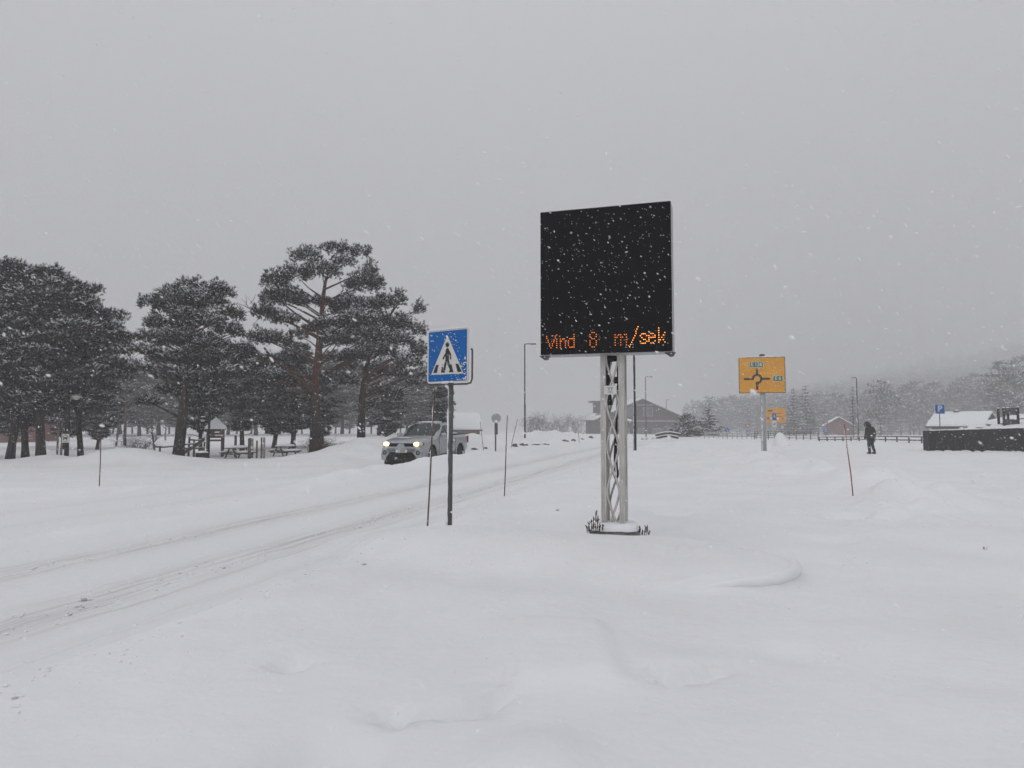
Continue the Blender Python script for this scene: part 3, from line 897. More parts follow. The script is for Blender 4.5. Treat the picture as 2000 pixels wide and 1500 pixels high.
back = [(-70, 52, 620, 0), (5, 55, 640, 3), (60, 60, 650, 2), (110, 54, 640, 0), (150, 66, 665, 3), (205, 58, 690, 2), (235, 70, 715, 3), (272, 58, 712, 3), (310, 62, 690, 2), (415, 58, 700, 3), (445, 66, 705, 2), (500, 62, 690, 0),
        (520, 74, 715, 3), (575, 66, 700, 2), (640, 60, 690, 3), (668, 70, 690, 2), (740, 60, 700, 3), (770, 56, 705, 2), (795, 72, 735, 3), (812, 62, 720, 2), (842, 60, 728, 3), (858, 75, 760, 2), (700, 80, 740, 3), (395, 78, 740, 2), (345, 74, 730, 3),
        (90, 86, 760, 3), (175, 90, 765, 2), (220, 84, 770, 3), (258, 95, 768, 2), (288, 88, 772, 3), (330, 96, 765, 2), (362, 90, 770, 3), (430, 92, 770, 2), (462, 86, 775, 3), (490, 96, 768, 3), (545, 90, 770, 2), (590, 96, 772, 3), (655, 90, 770, 2), (682, 96, 775, 3), (725, 88, 770, 2), (752, 94, 775, 3), (782, 90, 778, 2), (828, 92, 780, 3),
        (25, 48, 700, 3), (125, 47, 720, 3), (190, 46, 740, 3), (630, 50, 740, 3), (755, 52, 745, 3)]
for i, (px, Yb, top, kd) in enumerate(back):
    place_pine(px, Yb * 1.55 if i < 43 else Yb, top, kd, i * 1.7, 'hazy low-crowned background pine ' + ('behind the leftmost pines and the red cabin' if px < 130 else 'behind the boulder and the tall birch' if px < 300 else
               'behind the log fence and play tower' if px < 480 else 'behind the picnic tables' if px < 610 else 'in the gap between the two big pines' if px < 715 else 'above the pickup'), 'background pines of the park', 1.05)
# the branch end that shows right of the crossing sign's post
place_pine(862, 47.0, 752, 3, 0.6, 'pale snowy pine behind the pickup, half hidden by the crossing sign', 'pines in the park', 0.8)


# --- bare birches and bushes
def bare_tree(seed, H, r, lean=0.0, n=26, spread=0.9, bark=None, z0=0.25, twig_n=5):
    rr = random.Random(seed)
    tb, tw = MB(), MB()
    pts = [Vector((lean * (i / 6) ** 1.3 + rr.uniform(-.03, .03) * H * 0.3, rr.uniform(-.03, .03) * H * 0.3, H * i / 6 - (0.25 if i == 0 else 0))) for i in range(7)]
    tb.tube(pts, [r * (1 - 0.9 * i / 6) for i in range(7)], n=8, jitter=0.08)
    for k in range(n):
        t = rr.uniform(z0, 0.98); i = min(5, int(t * 6)); f = t * 6 - i
        a = pts[i].lerp(pts[i + 1], f); an = rr.uniform(0, 6.28); L = spread * rr.uniform(0.5, 1.2) * (1.15 - t)
        e = a + Vector((math.cos(an) * L, math.sin(an) * L, L * rr.uniform(0.3, 1.1)))
        m = a.lerp(e, 0.5) + Vector((0, 0, 0.1 * L))
        tw.tube([a, m, e], [0.016, 0.011, 0.004], n=4, caps=False)
        for q_ in range(twig_n):
            s0 = a.lerp(e, rr.uniform(0.3, 1.0)); l2 = L * rr.uniform(0.25, 0.55)
            e2 = s0 + Vector((rr.uniform(-1, 1) * l2, rr.uniform(-1, 1) * l2, rr.uniform(-0.3, 0.8) * l2))
            tw.tube([s0, s0.lerp(e2, 0.5) + Vector((0, 0, 0.03)), e2], [0.007, 0.005, 0.003], n=3, caps=False)
    return tb.mesh('birch_trunk', [bark or M_birch]), tw.mesh('birch_twigs', [M_twig])


for (px, Yb, top, r, lean, lab, n) in (
    (243, 35.5, 650, 0.085, 0.25, 'tall bare birch with a pale trunk rising behind the boulder', 46),
    (227, 35.0, 760, 0.06, 0.15, 'slim reddish bare birch left of the boulder', 18),
    (113, 33.8, 690, 0.055, 0.12, 'left of the twin bare birch stems in front of the dog sign', 14),
    (121, 34.0, 700, 0.055, -0.1, 'right of the twin bare birch stems touching the dog sign', 14),
    (305, 62, 800, 0.08, 0.1, 'left of two far pale birch trunks behind the log fence', 10),
    (323, 62, 800, 0.08, 0.0, 'right of two far pale birch trunks behind the log fence', 10),
    (303, 36.5, 815, 0.075, -0.3, 'short crooked leafless tree at the end of the log fence', 16),
):
    loc = on_ground(px, Yb)
    H = at(px, top, Yb).z - loc.z
    tk, tw = bare_tree(int(px), H, r, lean, n)
    tree_thing('birch_tree', lab, 'tree', tk, tw, loc, group='bare trees in the park')


def bush(seed, H, W, n, mats=None, thick=0.006):
    rr = random.Random(seed); mb = MB()
    for k in range(n):
        a = Vector((rr.uniform(-.25, .25) * W, rr.uniform(-.25, .25) * W, -0.05)); an = rr.uniform(0, 6.28); L = rr.uniform(0.3, 1.0)
        e = Vector((math.cos(an) * L * W * 0.5, math.sin(an) * L * W * 0.5, H * rr.uniform(0.45, 1.0)))
        m = a.lerp(e, 0.5) + Vector((rr.uniform(-.1, .1) * W, 0, 0.08 * H))
        mb.tube([a, m, e], [thick, thick * 0.75, thick * 0.4], n=3, caps=False)
        for q_ in range(3):
            s0 = m.lerp(e, rr.random()); e2 = s0 + Vector((rr.uniform(-.22, .22) * W, rr.uniform(-.22, .22) * W, rr.uniform(-.05, .25) * H))
            mb.tube([s0, e2], [thick * 0.55, thick * 0.3], n=3, caps=False)
    return mb


def place_bush(name, label, px, Yb, H, W, n, m, seed, group=None, thick=0.008, cat='bush'):
    o = bush(seed, H, W, n, thick=thick).build(name, [m])
    o.location = on_ground(px, Yb)
    tag(o, label, cat, group)
    return o


place_bush('bush', 'reddish dry bush around the foot of the tallest pine', 622, 39.2, 0.95, 2.0, 150, M_bark_dry, 1)
place_bush('bush', 'low twiggy bush right of the tallest pine\'s foot', 645, 39.3, 0.55, 1.4, 90, M_bark_dry, 2)
place_bush('bush', 'brown bush at the foot of the pine behind the pickup', 712, 41.5, 0.6, 1.2, 70, M_bark_dry, 3)
place_bush('bush', 'fine spreading leafless bush beside the tall birch', 266, 34.6, 1.15, 2.6, 110, M_twig, 4, thick=0.006)
for i, px in enumerate((660, 670, 679, 690)):
    place_bush('grass_clump', 'tall dry grass clump between the two big pines', px, 41.0, 0.65, 0.5, 34, M_grass, 20 + i, 'dry grass clumps', 0.006, 'grass')
for i, (px, Yb, H, W) in enumerate(((1052, 92, 3.0, 5.0), (1075, 105, 2.6, 5.0), (1100, 100, 3.0, 6), (1128, 108, 3.4, 6), (1040, 100, 3, 5))):
    place_bush('bush', 'hazy leafless thicket beyond the bank, ' + ('just right of the nearer street lamp' if i in (0, 4) else 'midway between the lamp and the gabled house' if i in (1, 2) else 'touching the gabled house'), px, Yb * 1.5, H * 1.5, W * 1.2, 60, M_twig, 40 + i, 'far leafless thickets', 0.022)
mb = MB(); mb.blob((0, 0, 0.18), (0.52, 0.42, 0.40), 14, 9, 0.12, seed=5)
rock = mb.build('boulder', [M_rock], smooth=True); rock.location = on_ground(238, 34.2)
tag(rock, 'dark boulder with snow on it at the foot of the tall birch', 'boulder')
mb = MB(); mb.blob((0, 0, 0.50), (0.40, 0.33, 0.11), 14, 6, 0.10, seed=6); mb.build('snow_cap', [M_snowcap], rock, smooth=True)


# --- dense round conifer, spruce and far forest
def cone_crown(seed, H, Rb, tiers, per, power=1.0, s=0.6):
    rr = random.Random(seed); out = []
    for i in range(tiers):
        t = (i + 0.5) / tiers
        r = Rb * (1 - t) ** power
        for k in range(max(1, int(per * (1 - t) + 1))):
            a = rr.uniform(0, 6.28); q_ = r * rr.uniform(0.25, 0.95)
            ss = s * (0.35 + 0.75 * (1 - t))
            out.append((q_ * math.cos(a), q_ * math.sin(a), H * (0.06 + 0.92 * t) - 0.15 * q_, ss, ss, ss * 0.45))
    return out


tk, cr = grow_pine(61, 6.6, 0.16, cone_crown(61, 6.6, 2.3, 13, 11, 0.95, 0.62), density=30, K=5, scale=1.9, snow_p=0.35, flat_up=0.2, twigs=1, dead=0)
loc = on_ground(1385, 108); s = (at(1385, 788, 108).z - loc.z + 0.8) / 6.5; loc.z -= 0.8; s = (s * 1.35, s * 1.35, s)
tree_thing('spruce_tree', 'pointed snow-dusted spruce right of the dark gabled house', 'tree', tk, cr, loc, 0.3, s)
cl = round_crown(62, 4.2, 0.0, 2.4, 70, peak=0.2, size=(0.5, 0.8), fill=0.4)
tk, cr = grow_pine(62, 4.3, 0.16, cl, density=34, K=5, scale=1.8, snow_p=0.25, twigs=0, dead=0)
loc = on_ground(1342, 98); loc.z -= 0.8; s = (at(1342, 808, 98).z - loc.z) / 4.25
tree_thing('conifer_tree', 'dense dome-shaped conifer against the dark gabled house', 'tree', tk, cr, loc, 1.3, (s * 0.98, s * 0.98, s))

far = []
for sd, H, z0, Rm, n, pk in ((71, 12, 2.0, 3.0, 60, 0.35), (72, 12, 1.2, 2.4, 56, 0.25), (73, 12, 3.0, 3.4, 60, 0.45)):
    far.append(grow_pine(sd, H, 0.2, round_crown(sd, H, z0, Rm, n, size=(0.6, 1.15), peak=pk), density=12, K=5, scale=2.9, snow_p=0.25, twigs=0, dead=3))
far_spruce = grow_pine(74, 12, 0.2, cone_crown(74, 12, 2.6, 15, 9, 0.9, 0.8), density=12, K=5, scale=2.8, snow_p=0.25, flat_up=0.15, twigs=0, dead=0)
far.append(far_spruce)


def place_far(px, Yb, top, kd, rz, label, group, wide=1.0):
    Yb *= 1.3 if 'hazy grey' not in label else 1.8
    loc = on_ground(px, Yb, 0.3)
    s = (at(px, top, Yb).z - loc.z) / 12.0
    return tree_thing('pine_tree' if kd < 3 else 'spruce_tree', label, 'tree', far[kd][0], far[kd][1], loc, rz, (s * wide, s * wide, s), group)


named = [(1550, 142, 757, 3, 1.1, 'slimmer left one of the two pointed trees behind the yellow signs', 1.0), (1574, 140, 750, 3, 1.2, 'taller right one of the two pointed trees behind the yellow signs', 1.3),
         (1668, 150, 752, 3, 0.8, 'narrow spruce just left of the tall street lamp by the red shed', 0.8), (1720, 148, 738, 0, 1.0, 'tall dark pine just right of the tall street lamp, above the walker', 1.0),
         (1960, 130, 700, 0, 1.0, 'tallest hazy pine at the right edge, above the play tower', 1.0)]
for i, (px, Yb, top, kd, w, lab, _) in enumerate([(a[0], a[1], a[2], a[3], a[4], a[5], a[6]) for a in named]):
    place_far(px, Yb, top, kd, i * 1.3, lab, 'far trees across the valley floor', w)
frt = [(1420, 190, 800, 0), (1445, 180, 790, 2), (1462, 170, 785, 1), (1480, 185, 775, 0), (1505, 160, 785, 2), (1525, 155, 782, 3), (1590, 150, 775, 1), (1612, 152, 778, 0), (1632, 158, 765, 2), (1650, 165, 768, 1), (1690, 160, 762, 1), (1700, 145, 770, 0),
       (1742, 150, 752, 1), (1760, 142, 752, 0), (1778, 155, 745, 2), (1797, 148, 740, 0), (1812, 140, 752, 1), (1830, 150, 742, 2), (1850, 145, 760, 3), (1868, 140, 742, 1), (1890, 150, 735, 0), (1908, 160, 725, 2), (1925, 140, 735, 1), (1942, 150, 715, 3),
       (1985, 120, 700, 1), (2010, 130, 690, 2), (2050, 120, 690, 0), (2100, 130, 680, 1), (1735, 135, 775, 3), (1785, 132, 775, 1), (1845, 135, 775, 0), (1905, 130, 770, 3), (1935, 125, 765, 0), (1600, 170, 765, 2), (1560, 160, 770, 0), (1540, 150, 780, 1)]
for i, (px, Yb, top, kd) in enumerate(frt):
    place_far(px, Yb, top, kd, i * 2.1, 'hazy grey conifer in the far row ' + ('left of the big yellow sign\'s post' if px < 1490 else 'behind the two yellow signs' if px < 1605 else
              'behind the red shed and tall street lamp' if px < 1710 else 'between the walker and the parking sign' if px < 1825 else 'above the snow-roofed house' if px < 1935 else 'at the picture\'s right edge'), 'far trees across the valley floor', 1.1)


# the wood on the valley side reads as one mass
def hillside_wood():
    rg = np.random.default_rng(99)
    lod = []
    for sd in (81, 82, 83):
        rgl = np.random.default_rng(sd)
        n = 44
        t = rgl.random(n) ** 0.8
        rr_ = (1 - t) ** 0.75 * 2.6 * rgl.random(n) ** 0.5 + 0.1
        a = rgl.uniform(0, 6.28, n)
        P = np.stack([rr_ * np.cos(a), rr_ * np.sin(a), 1.0 + t * 11.0], -1)
        D = unit(np.stack([np.cos(a), np.sin(a), np.full(n, 0.3)], -1))
        lod.append(shoots_mesh(P, D, 8.5, 3, 0.15, rgl, 0.8))
    N = 5200
    y = 340 + 950 * (1 - np.sqrt(1 - rg.random(N) * 0.98)); x = rg.uniform(0.24, 0.98, N) * y
    px = x / y * F_PX + 1000
    keep = (px > 1330) & (rg.random(N) < np.clip((px - 1310) / 160, 0.1, 1))
    x, y = x[keep], y[keep]
    z = height(x, y)
    V, T, M, o = [], [], [], 0
    for i in range(len(x)):
        v, t, m = lod[i % 3]
        s = rg.uniform(1.0, 1.7); a = rg.uniform(0, 6.28); c, sn = math.cos(a), math.sin(a)
        s *= 1 + 0.5 * float(sstep(600, 1400, y[i]))
        w = np.stack([(v[:, 0] * c - v[:, 1] * sn) * s + x[i], (v[:, 0] * sn + v[:, 1] * c) * s + y[i], v[:, 2] * s + z[i] - 0.3], -1)
        V.append(w); T.append(t + o); M.append(m); o += len(v)
    return np.concatenate(V), np.concatenate(T), np.concatenate(M)


V, T, M = hillside_wood()
wood = np_object('hillside_forest', V, T, [M_needle2, M_snowcap], M)
tag(wood, 'conifer forest fading into the snowfall on the valley side', 'forest', kind='stuff')


# ------------------------------------------------------------------ small shared builders
def rounded(w, h, r, n=4):
    pts = []
    for cx, cz, a0 in ((w / 2 - r, h / 2 - r, 0), (-w / 2 + r, h / 2 - r, 90), (-w / 2 + r, -h / 2 + r, 180), (w / 2 - r, -h / 2 + r, 270)):
        for i in range(n + 1):
            a = R(a0 + 90 * i / n)
            pts.append((cx + r * math.cos(a), cz + r * math.sin(a)))
    return pts


def shift(poly, dx, dz):
    return [(x + dx, z + dz) for x, z in poly]


def circle(r, n=20, cx=0, cz=0):
    return [(cx + r * math.cos(2 * math.pi * i / n), cz + r * math.sin(2 * math.pi * i / n)) for i in range(n)]


def plaster(parent, x, y, z0, z1, r, seed, thick=0.02, ang=R(200)):
    """wind-driven snow stuck along one side of a post"""
    rr = random.Random(seed); n = max(5, int((z1 - z0) / 0.09))
    mb = MB(); pts, rad = [], []
    for i in range(n):
        t = i / (n - 1)
        pts.append((x + math.cos(ang) * r * 0.92 + rr.uniform(-.004, .004), y + math.sin(ang) * r * 0.92, z0 + (z1 - z0) * t))
        rad.append(max(0.004, thick * rr.uniform(0.25, 1.0) * (1 - 0.5 * t)))
    mb.tube(pts, rad, n=6, jitter=0.2)
    return mb.build('snow_crust', [M_snowcap], parent, smooth=True)


# ------------------------------------------------------------------ the display sign on its lattice mast
LX, LY = at(1201, 1040, 9.35).x, 9.35
LZ = gz(LX, LY)
led = thing('display_sign', 'tall black electronic display reading wind speed in orange dots on a lattice mast', 'display sign', (LX, LY, LZ), R(-17))
kk = px_m(LY)
MH = at(1201, 688, LY).z - LZ + 0.25        # mast height
W2, D2 = 0.118, 0.118                       # half spacing of the corner profiles


def leg_profile(sx, sy):
    """grooved corner extrusion, outer corner towards (sx, sy)"""
    s = 0.034
    p = [(-s, -s), (s * 0.5, -s), (s * 0.5, -s * 0.8), (s * 0.7, -s * 0.8), (s * 0.7, -s), (s, -s), (s, s * 0.35), (s * 0.86, s * 0.35), (s * 0.86, s * 0.6), (s, s * 0.6), (s, s),
         (s * 0.55, s), (s * 0.55, s * 0.84), (s * 0.3, s * 0.84), (s * 0.3, s), (-s * 0.25, s), (-s * 0.25, s * 0.84), (-s * 0.5, s * 0.84), (-s * 0.5, s), (-s, s)]
    return [(x * sx, y * sy) for x, y in p]


for sx in (-1, 1):
    for sy in (-1, 1):
        mb = MB(); mb.vprism(leg_profile(sx, sy), 0.06, MH, cx=sx * W2, cy=sy * D2)
        mb.build('mast_leg', [M_alu], led)
for face in range(4):
    for ph in (0, 1):
        mb = MB(); n = 72; pts = []
        hw = (W2 if face < 2 else D2) - 0.036
        for i in range(n + 1):
            z = 0.10 + (MH - 0.12) * i / n
            t = (z + (0.0 if face % 2 == 0 else 0.16)) / 0.575
            tri = 2 * abs((t % 2.0) - 1.0) - 1.0                  # zigzag, softened
            u = math.sin(tri * math.pi / 2 * 0.98) * 0.55 + tri * 0.45
            u = u * hw * (1 if ph == 0 else -1)
            off = 0.004 if ph else -0.004
            pts.append((u, -D2 - 0.012 + off, z) if face == 0 else (u, D2 + 0.012 + off, z) if face == 1 else (-W2 - 0.012 + off, u, z) if face == 2 else (W2 + 0.012 + off, u, z))
        mb.tube(pts, 0.0155, n=6)
        mb.build('lattice_strip', [M_alu], led, smooth=True)
# cables and cable bands inside the mast
for i, (px0, ph) in enumerate(((0.03, 0.0), (0.055, 0.8), (-0.06, 1.7))):
    mb = MB()
    z1, z0 = (MH - 0.05, 0.75) if i < 2 else (MH - 0.02, MH - 0.95)
    mb.tube([(px0 + 0.025 * math.sin(5 * t + ph), 0.02 * math.cos(4 * t + ph), z1 + (z0 - z1) * t) for t in np.linspace(0, 1, 24)], 0.013 if i < 2 else 0.035, n=6)
    mb.build('cable', [M_cable], led, smooth=True)
for z in (MH - 0.33, MH - 0.62):
    mb = MB(); mb.tube([(0.10 * math.cos(a), 0.09 * math.sin(a), z + 0.03 * math.sin(a)) for a in np.linspace(0, 6.283, 20)], 0.024, n=6)
    mb.build('cable_coil', [M_cable], led, smooth=True)
zp = at(1197, 763, LY).z - LZ
mb = MB(); mb.prism(rounded(0.165, 0.115, 0.004, 1), -D2 - 0.045, -D2 - 0.036)
plate = mb.build('maker_plate', [M_white], led); plate.location = (-0.02, 0, zp)
mb = MB(); mb.prism(rounded(0.052, 0.016, 0.005), -D2 - 0.0475, -D2 - 0.0455); o = mb.build('logo', [M_blue], plate); o.location = (0.0, 0, 0.012)
for dz, w in ((0.033, 0.08), (-0.012, 0.05), (-0.027, 0.066)):
    mb = MB(); mb.prism(rounded(w, 0.005, 0.001, 1), -D2 - 0.0468, -D2 - 0.0455); o = mb.build('print_line', [M_greysteel], plate); o.location = (0, 0, dz)
# concrete foundation with its load of snow
oct_ = [(0.30 * 1.0, 0.12), (0.16, 0.29), (-0.16, 0.29), (-0.30, 0.12), (-0.30, -0.12), (-0.16, -0.28), (0.16, -0.28), (0.30, -0.12)]
mb = MB(); mb.vprism([(x * 1.03, y) for x, y in oct_], -0.35, 0.085); mb.build('foundation', [M_concrete], led)
mb = MB(); rr = random.Random(4); o0 = 0
rings = [(0.99, 0.088), (1.0, 0.115), (0.95, 0.15), (0.8, 0.175), (0.5, 0.185), (0.15, 0.18)]
for f, z in rings:
    for i in range(24):
        a = 2 * math.pi * i / 24
        ex = 0.315 * np.sign(math.cos(a)) * abs(math.cos(a)) ** 0.7; ey = 0.30 * np.sign(math.sin(a)) * abs(math.sin(a)) ** 0.7
        mb.v.append((ex * f * (1 + rr.uniform(-.02, .02)), ey * f, z + rr.uniform(-.008, .008)))
for j in range(len(rings) - 1):
    for i in range(24):
        a, b = j * 24 + i, j * 24 + (i + 1) % 24
        mb.f.append((a, b, b + 24, a + 24)); mb.m.append(0)
mb.f.append(tuple((len(rings) - 1) * 24 + i for i in range(24))); mb.m.append(0)
mb.build('snow_cap', [M_snowcap], led, smooth=True)
# cabinet
cw, ch, cd = 1.70, 1.915, 0.30
zc = at(1190, 541, LY - 0.33).z - LZ - 0.03
xc = -0.058
yf = -0.33
cabE = MB(); cabE.prism(rounded(cw, ch, 0.012, 2), yf, yf + cd)
cab = cabE.build('cabinet', [M_galv], led); cab.location = (xc, 0, zc)
mb = MB(); mb.prism(rounded(cw - 0.008, ch - 0.018, 0.006, 1), yf - 0.012, yf + 0.004)
mb.build('screen', [M_ledscreen], cab)
# faint raster of unlit diodes
mb = MB()
for i in range(60):
    mb.box((-cw / 2 + 0.03 + i * (cw - 0.06) / 59, yf - 0.0125, 0), (0.004, 0.003, ch - 0.06))
o = mb.build('diode_raster', [M_ledscreen], cab); o['kind'] = 'stuff'
GLYPH = {
    'V': ['1.....1', '1.....1', '.1...1.', '.1...1.', '..1.1..', '..1.1..', '...1...'],
    'i': ['1', '.', '1', '1', '1', '1', '1'],
    'n': ['.....', '.....', '1.11.', '11..1', '1...1', '1...1', '1...1'],
    'd': ['....1', '....1', '.1111', '1...1', '1...1', '1...1', '.1111'],
    '8': ['.11.', '1..1', '1..1', '.11.', '1..1', '1..1', '1..1', '.11.'],
    'm': ['.......', '.......', '1.11.11', '11.11.1', '1..1..1', '1..1..1', '1..1..1'],
    '/': ['........1', '.......1.', '......1..', '......1..', '.....1...', '....1....', '...1.....', '..1......', '.1.......', '1........'],
    's': ['.111.', '1...1', '.1...', '..11.', '1...1', '.111.'],
    'e': ['.11.', '1..1', '1111', '1...', '1..1', '.11.'],
    'k': ['1....', '1....', '1...1', '1..1.', '1.1..', '11.1.', '1...1'],
}


def led_char(ch_, px0, px1, py_top, py_bot, bright):
    """dots between the photograph's pixel bounds of this character, on the screen's plane"""
    g = GLYPH[ch_]; rows, cols = len(g), max(len(r_) for r_ in g)
    sx = (cw - 0.012) / 250.0; sz = ch / 290.0
    mb = MB()
    for r_, line in enumerate(g):
        for c_, q_ in enumerate(line):
            if q_ != '1':
                continue
            u = (px0 + (px1 - px0) * (c_ / max(1, cols - 1)) - 1187) * sx if cols > 1 else ((px0 + px1) / 2 - 1187) * sx
            v = (541 - (py_top + (py_bot - py_top) * r_ / (rows - 1))) * sz
            mb.lathe([(0.0054, 0), (0.0054, 0.004), (0.0035, 0.007)], 8, (u, yf - 0.013, v), 'y')
    mb.build('lit_character', [bright], cab)['kind'] = 'stuff'


for args in (('V', 1074, 1091, 648, 671, M_led), ('i', 1094, 1094, 646, 671, M_led), ('n', 1101, 1111, 646, 671, M_led), ('d', 1117, 1128, 646, 671, M_led), ('8', 1159, 1171, 644, 672, M_led),
             ('m', 1207, 1228, 640, 670, M_led), ('/', 1234, 1250, 636, 674, M_led2), ('s', 1254, 1266, 650, 668, M_led2), ('e', 1270, 1281, 650, 668, M_led2), ('k', 1288, 1299, 640, 667, M_led2)):
    led_char(*args)
for sx in (-0.70, 0.60):
    mb = MB(); mb.tube([(sx + 0.028 * math.cos(a), yf + 0.16, ch / 2 + 0.005 + 0.035 * math.sin(a)) for a in np.linspace(0, math.pi, 9)], 0.006, n=6)
    mb.build('lifting_eye', [M_galv], cab)
for sx in (-0.80, 0.82):
    mb = MB(); mb.prism([(sx - 0.08, -ch / 2), (sx + 0.06, -ch / 2), (sx + 0.03, -ch / 2 - 0.05), (sx - 0.01, -ch / 2 - 0.055)], yf + 0.03, yf + 0.10)
    mb.build('corner_bracket', [M_greysteel], cab)
for z in (-0.6, 0.6):
    mb = MB(); mb.box((-xc, yf + cd + 0.03, z), (0.5, 0.06, 0.08)); mb.build('mounting_rail', [M_galv], cab)
mb = MB(); mb.tube([(-cw / 2 + 0.05 + (cw - 0.1) * t, yf + 0.15, ch / 2 + 0.001 + 0.004 * math.sin(9 * t)) for t in np.linspace(0, 1, 30)], 0.012, n=6, jitter=0.2)
mb.build('snow_cap', [M_snowcap], cab, smooth=True)


# dried weeds beside the foundation
def weed(seed, stems):
    """upright dry dock: stems (x, height, lean) crowded with small seed husks"""
    rr = random.Random(seed); mb = MB()
    for (x0, h, lean) in stems:
        y0 = rr.uniform(-.03, .03)
        pts = [Vector((x0 + lean * (i / 5) ** 1.4 + rr.uniform(-.003, .003), y0, h * i / 5 - (0.06 if i == 0 else 0))) for i in range(6)]
        mb.tube(pts, [0.0042] * 5 + [0.002], n=4)
        for k_ in range(int(h * 9)):                       # side shoots
            t = rr.uniform(0.3, 0.85) * 5; j_ = min(4, int(t)); p0 = pts[j_].lerp(pts[j_ + 1], t - j_); sd = rr.choice((-1, 1))
            e = p0 + Vector((sd * rr.uniform(0.012, 0.03), rr.uniform(-.01, .01), rr.uniform(0.02, 0.05)))
            mb.tube([p0, e], [0.0025, 0.0015], n=3)
            for m_ in range(4):
                mb.blob(p0.lerp(e, 0.4 + 0.2 * m_), (0.005, 0.005, 0.008), 5, 3, 0.3, seed=m_)
        for i in range(int(h * 130) + 6):
            t = rr.uniform(0.25, 1.0) * 5; j_ = min(4, int(t)); p = pts[j_].lerp(pts[j_ + 1], t - j_)
            a_ = rr.uniform(0, 6.28); w_ = rr.uniform(0.003, 0.011)
            mb.blob(p + Vector((math.cos(a_) * w_, math.sin(a_) * w_, 0)), (0.0055, 0.0055, 0.010), 5, 3, 0.3, seed=i)
    return mb


o = weed(1, [(-0.13, 0.12, -0.01), (-0.10, 0.15, 0.0), (-0.065, 0.20, 0.0), (-0.04, 0.24, 0.01), (-0.01, 0.33, 0.02), (0.02, 0.25, 0.015), (0.05, 0.16, 0.01), (0.10, 0.13, 0.0), (-0.085, 0.10, -0.02)]).build('dried_weed', [M_bark_dry]); o.scale = (0.85, 0.85, 0.9); p = at(1164, 1046, LY - 0.32); o.location = (p.x, p.y, gz(p.x, p.y))
tag(o, 'taller dried dock weed left of the display mast\'s foot', 'weed', 'dried weeds by the mast')
o = weed(2, [(-0.05, 0.11, -0.01), (-0.03, 0.07, 0.0), (0.0, 0.10, 0.012), (0.025, 0.13, 0.015), (0.04, 0.06, 0.02)]).build('dried_weed', [M_bark_dry]); p = at(1259, 1046, LY - 0.2); o.location = (p.x, p.y, gz(p.x, p.y))
tag(o, 'short dried weed right of the display mast\'s foot', 'weed', 'dried weeds by the mast')

# ------------------------------------------------------------------ pedestrian crossing sign
CYY = 10.5
p = on_ground(877, CYY)
cs = thing('crossing_sign', 'blue square pedestrian crossing sign with white triangle on a grey post', 'road sign', p, R(-36))
cs.rotation_euler = (0, R(0.4), R(-36))
zc = at(879, 696, CYY).z - p.z
S = 0.80
mb = MB(); mb.tube([(0, 0.02, -0.4), (0, 0.02, zc - 0.05)], 0.039, n=14); mb.build('post', [M_greysteel], cs, smooth=True)
plaster(cs, 0, 0.02, 0.0, zc - S / 2 - 0.05, 0.039, 3, 0.032, R(238))
mb = MB(); mb.prism(rounded(S, S, 0.05), -0.065, -0.050); pl = mb.build('sign_plate', [M_white], cs); pl.location = (0, 0, zc)
mb = MB(); mb.prism(rounded(S - 0.055, S - 0.055, 0.012), -0.068, -0.064); mb.build('blue_field', [M_blue], pl)
mb = MB(); mb.prism([(-0.315, -0.27), (0.315, -0.27), (0.0, 0.31)], -0.071, -0.067); mb.build('white_triangle', [M_white], pl)


def pic(poly, y=-0.074):
    mb = MB(); mb.prism(poly, y, -0.070); return mb


for poly in ([(-0.275, -0.245), (-0.20, -0.245), (-0.165, -0.125), (-0.215, -0.125)], [(-0.115, -0.245), (-0.04, -0.245), (-0.045, -0.22), (-0.08, -0.205), (-0.075, -0.125), (-0.10, -0.125)],
             [(0.04, -0.245), (0.125, -0.245), (0.085, -0.125), (0.066, -0.125), (0.08, -0.175), (0.045, -0.225)], [(0.205, -0.245), (0.285, -0.245), (0.215, -0.125), (0.165, -0.125)]):
    pic(poly).build('stripe', [M_sblack], pl)
mb = MB(); mb.prism(circle(0.036, 18, 0.003, 0.165), -0.074, -0.070)
mb.prism([(-0.033, -0.07), (-0.03, 0.07), (-0.022, 0.10), (0.0, 0.118), (0.02, 0.115), (0.042, 0.075), (0.038, -0.03), (0.032, -0.085)], -0.074, -0.070)
mb.prism([(-0.03, 0.04), (-0.03, 0.005), (-0.072, -0.055), (-0.09, -0.035), (-0.045, 0.03)], -0.0745, -0.070)
mb.prism([(0.03, 0.10), (0.078, 0.02), (0.082, -0.055), (0.058, -0.055), (0.056, 0.005), (0.03, 0.055)], -0.0745, -0.070)
mb.prism([(-0.033, -0.06), (0.0, -0.06), (-0.012, -0.12), (-0.035, -0.215), (-0.072, -0.205), (-0.055, -0.13)], -0.0748, -0.070)
mb.prism([(0.0, -0.06), (0.036, -0.06), (0.05, -0.115), (0.098, -0.185), (0.062, -0.215), (0.012, -0.13)], -0.0748, -0.070)
mb.build('walking_figure', [M_sblack], pl)
mb = MB(); mb.tube([(-S / 2 - 0.012, -0.03, -S / 2 + 0.06), (-S / 2, -0.03, -S / 2 + 0.005), (-S / 2 + 0.06, -0.03, -S / 2 - 0.02), (S / 2 - 0.05, -0.03, -S / 2 - 0.02), (S / 2 + 0.02, -0.03, -S / 2 - 0.005), (S / 2 + 0.045, -0.03, -S / 2 + 0.05), (S / 2 + 0.045, -0.03, 0.08), (S / 2 + 0.02, -0.03, 0.08)], 0.014, n=8)
mb.build('guard_tube', [M_greysteel], cs, smooth=True).location = (0, 0, zc)


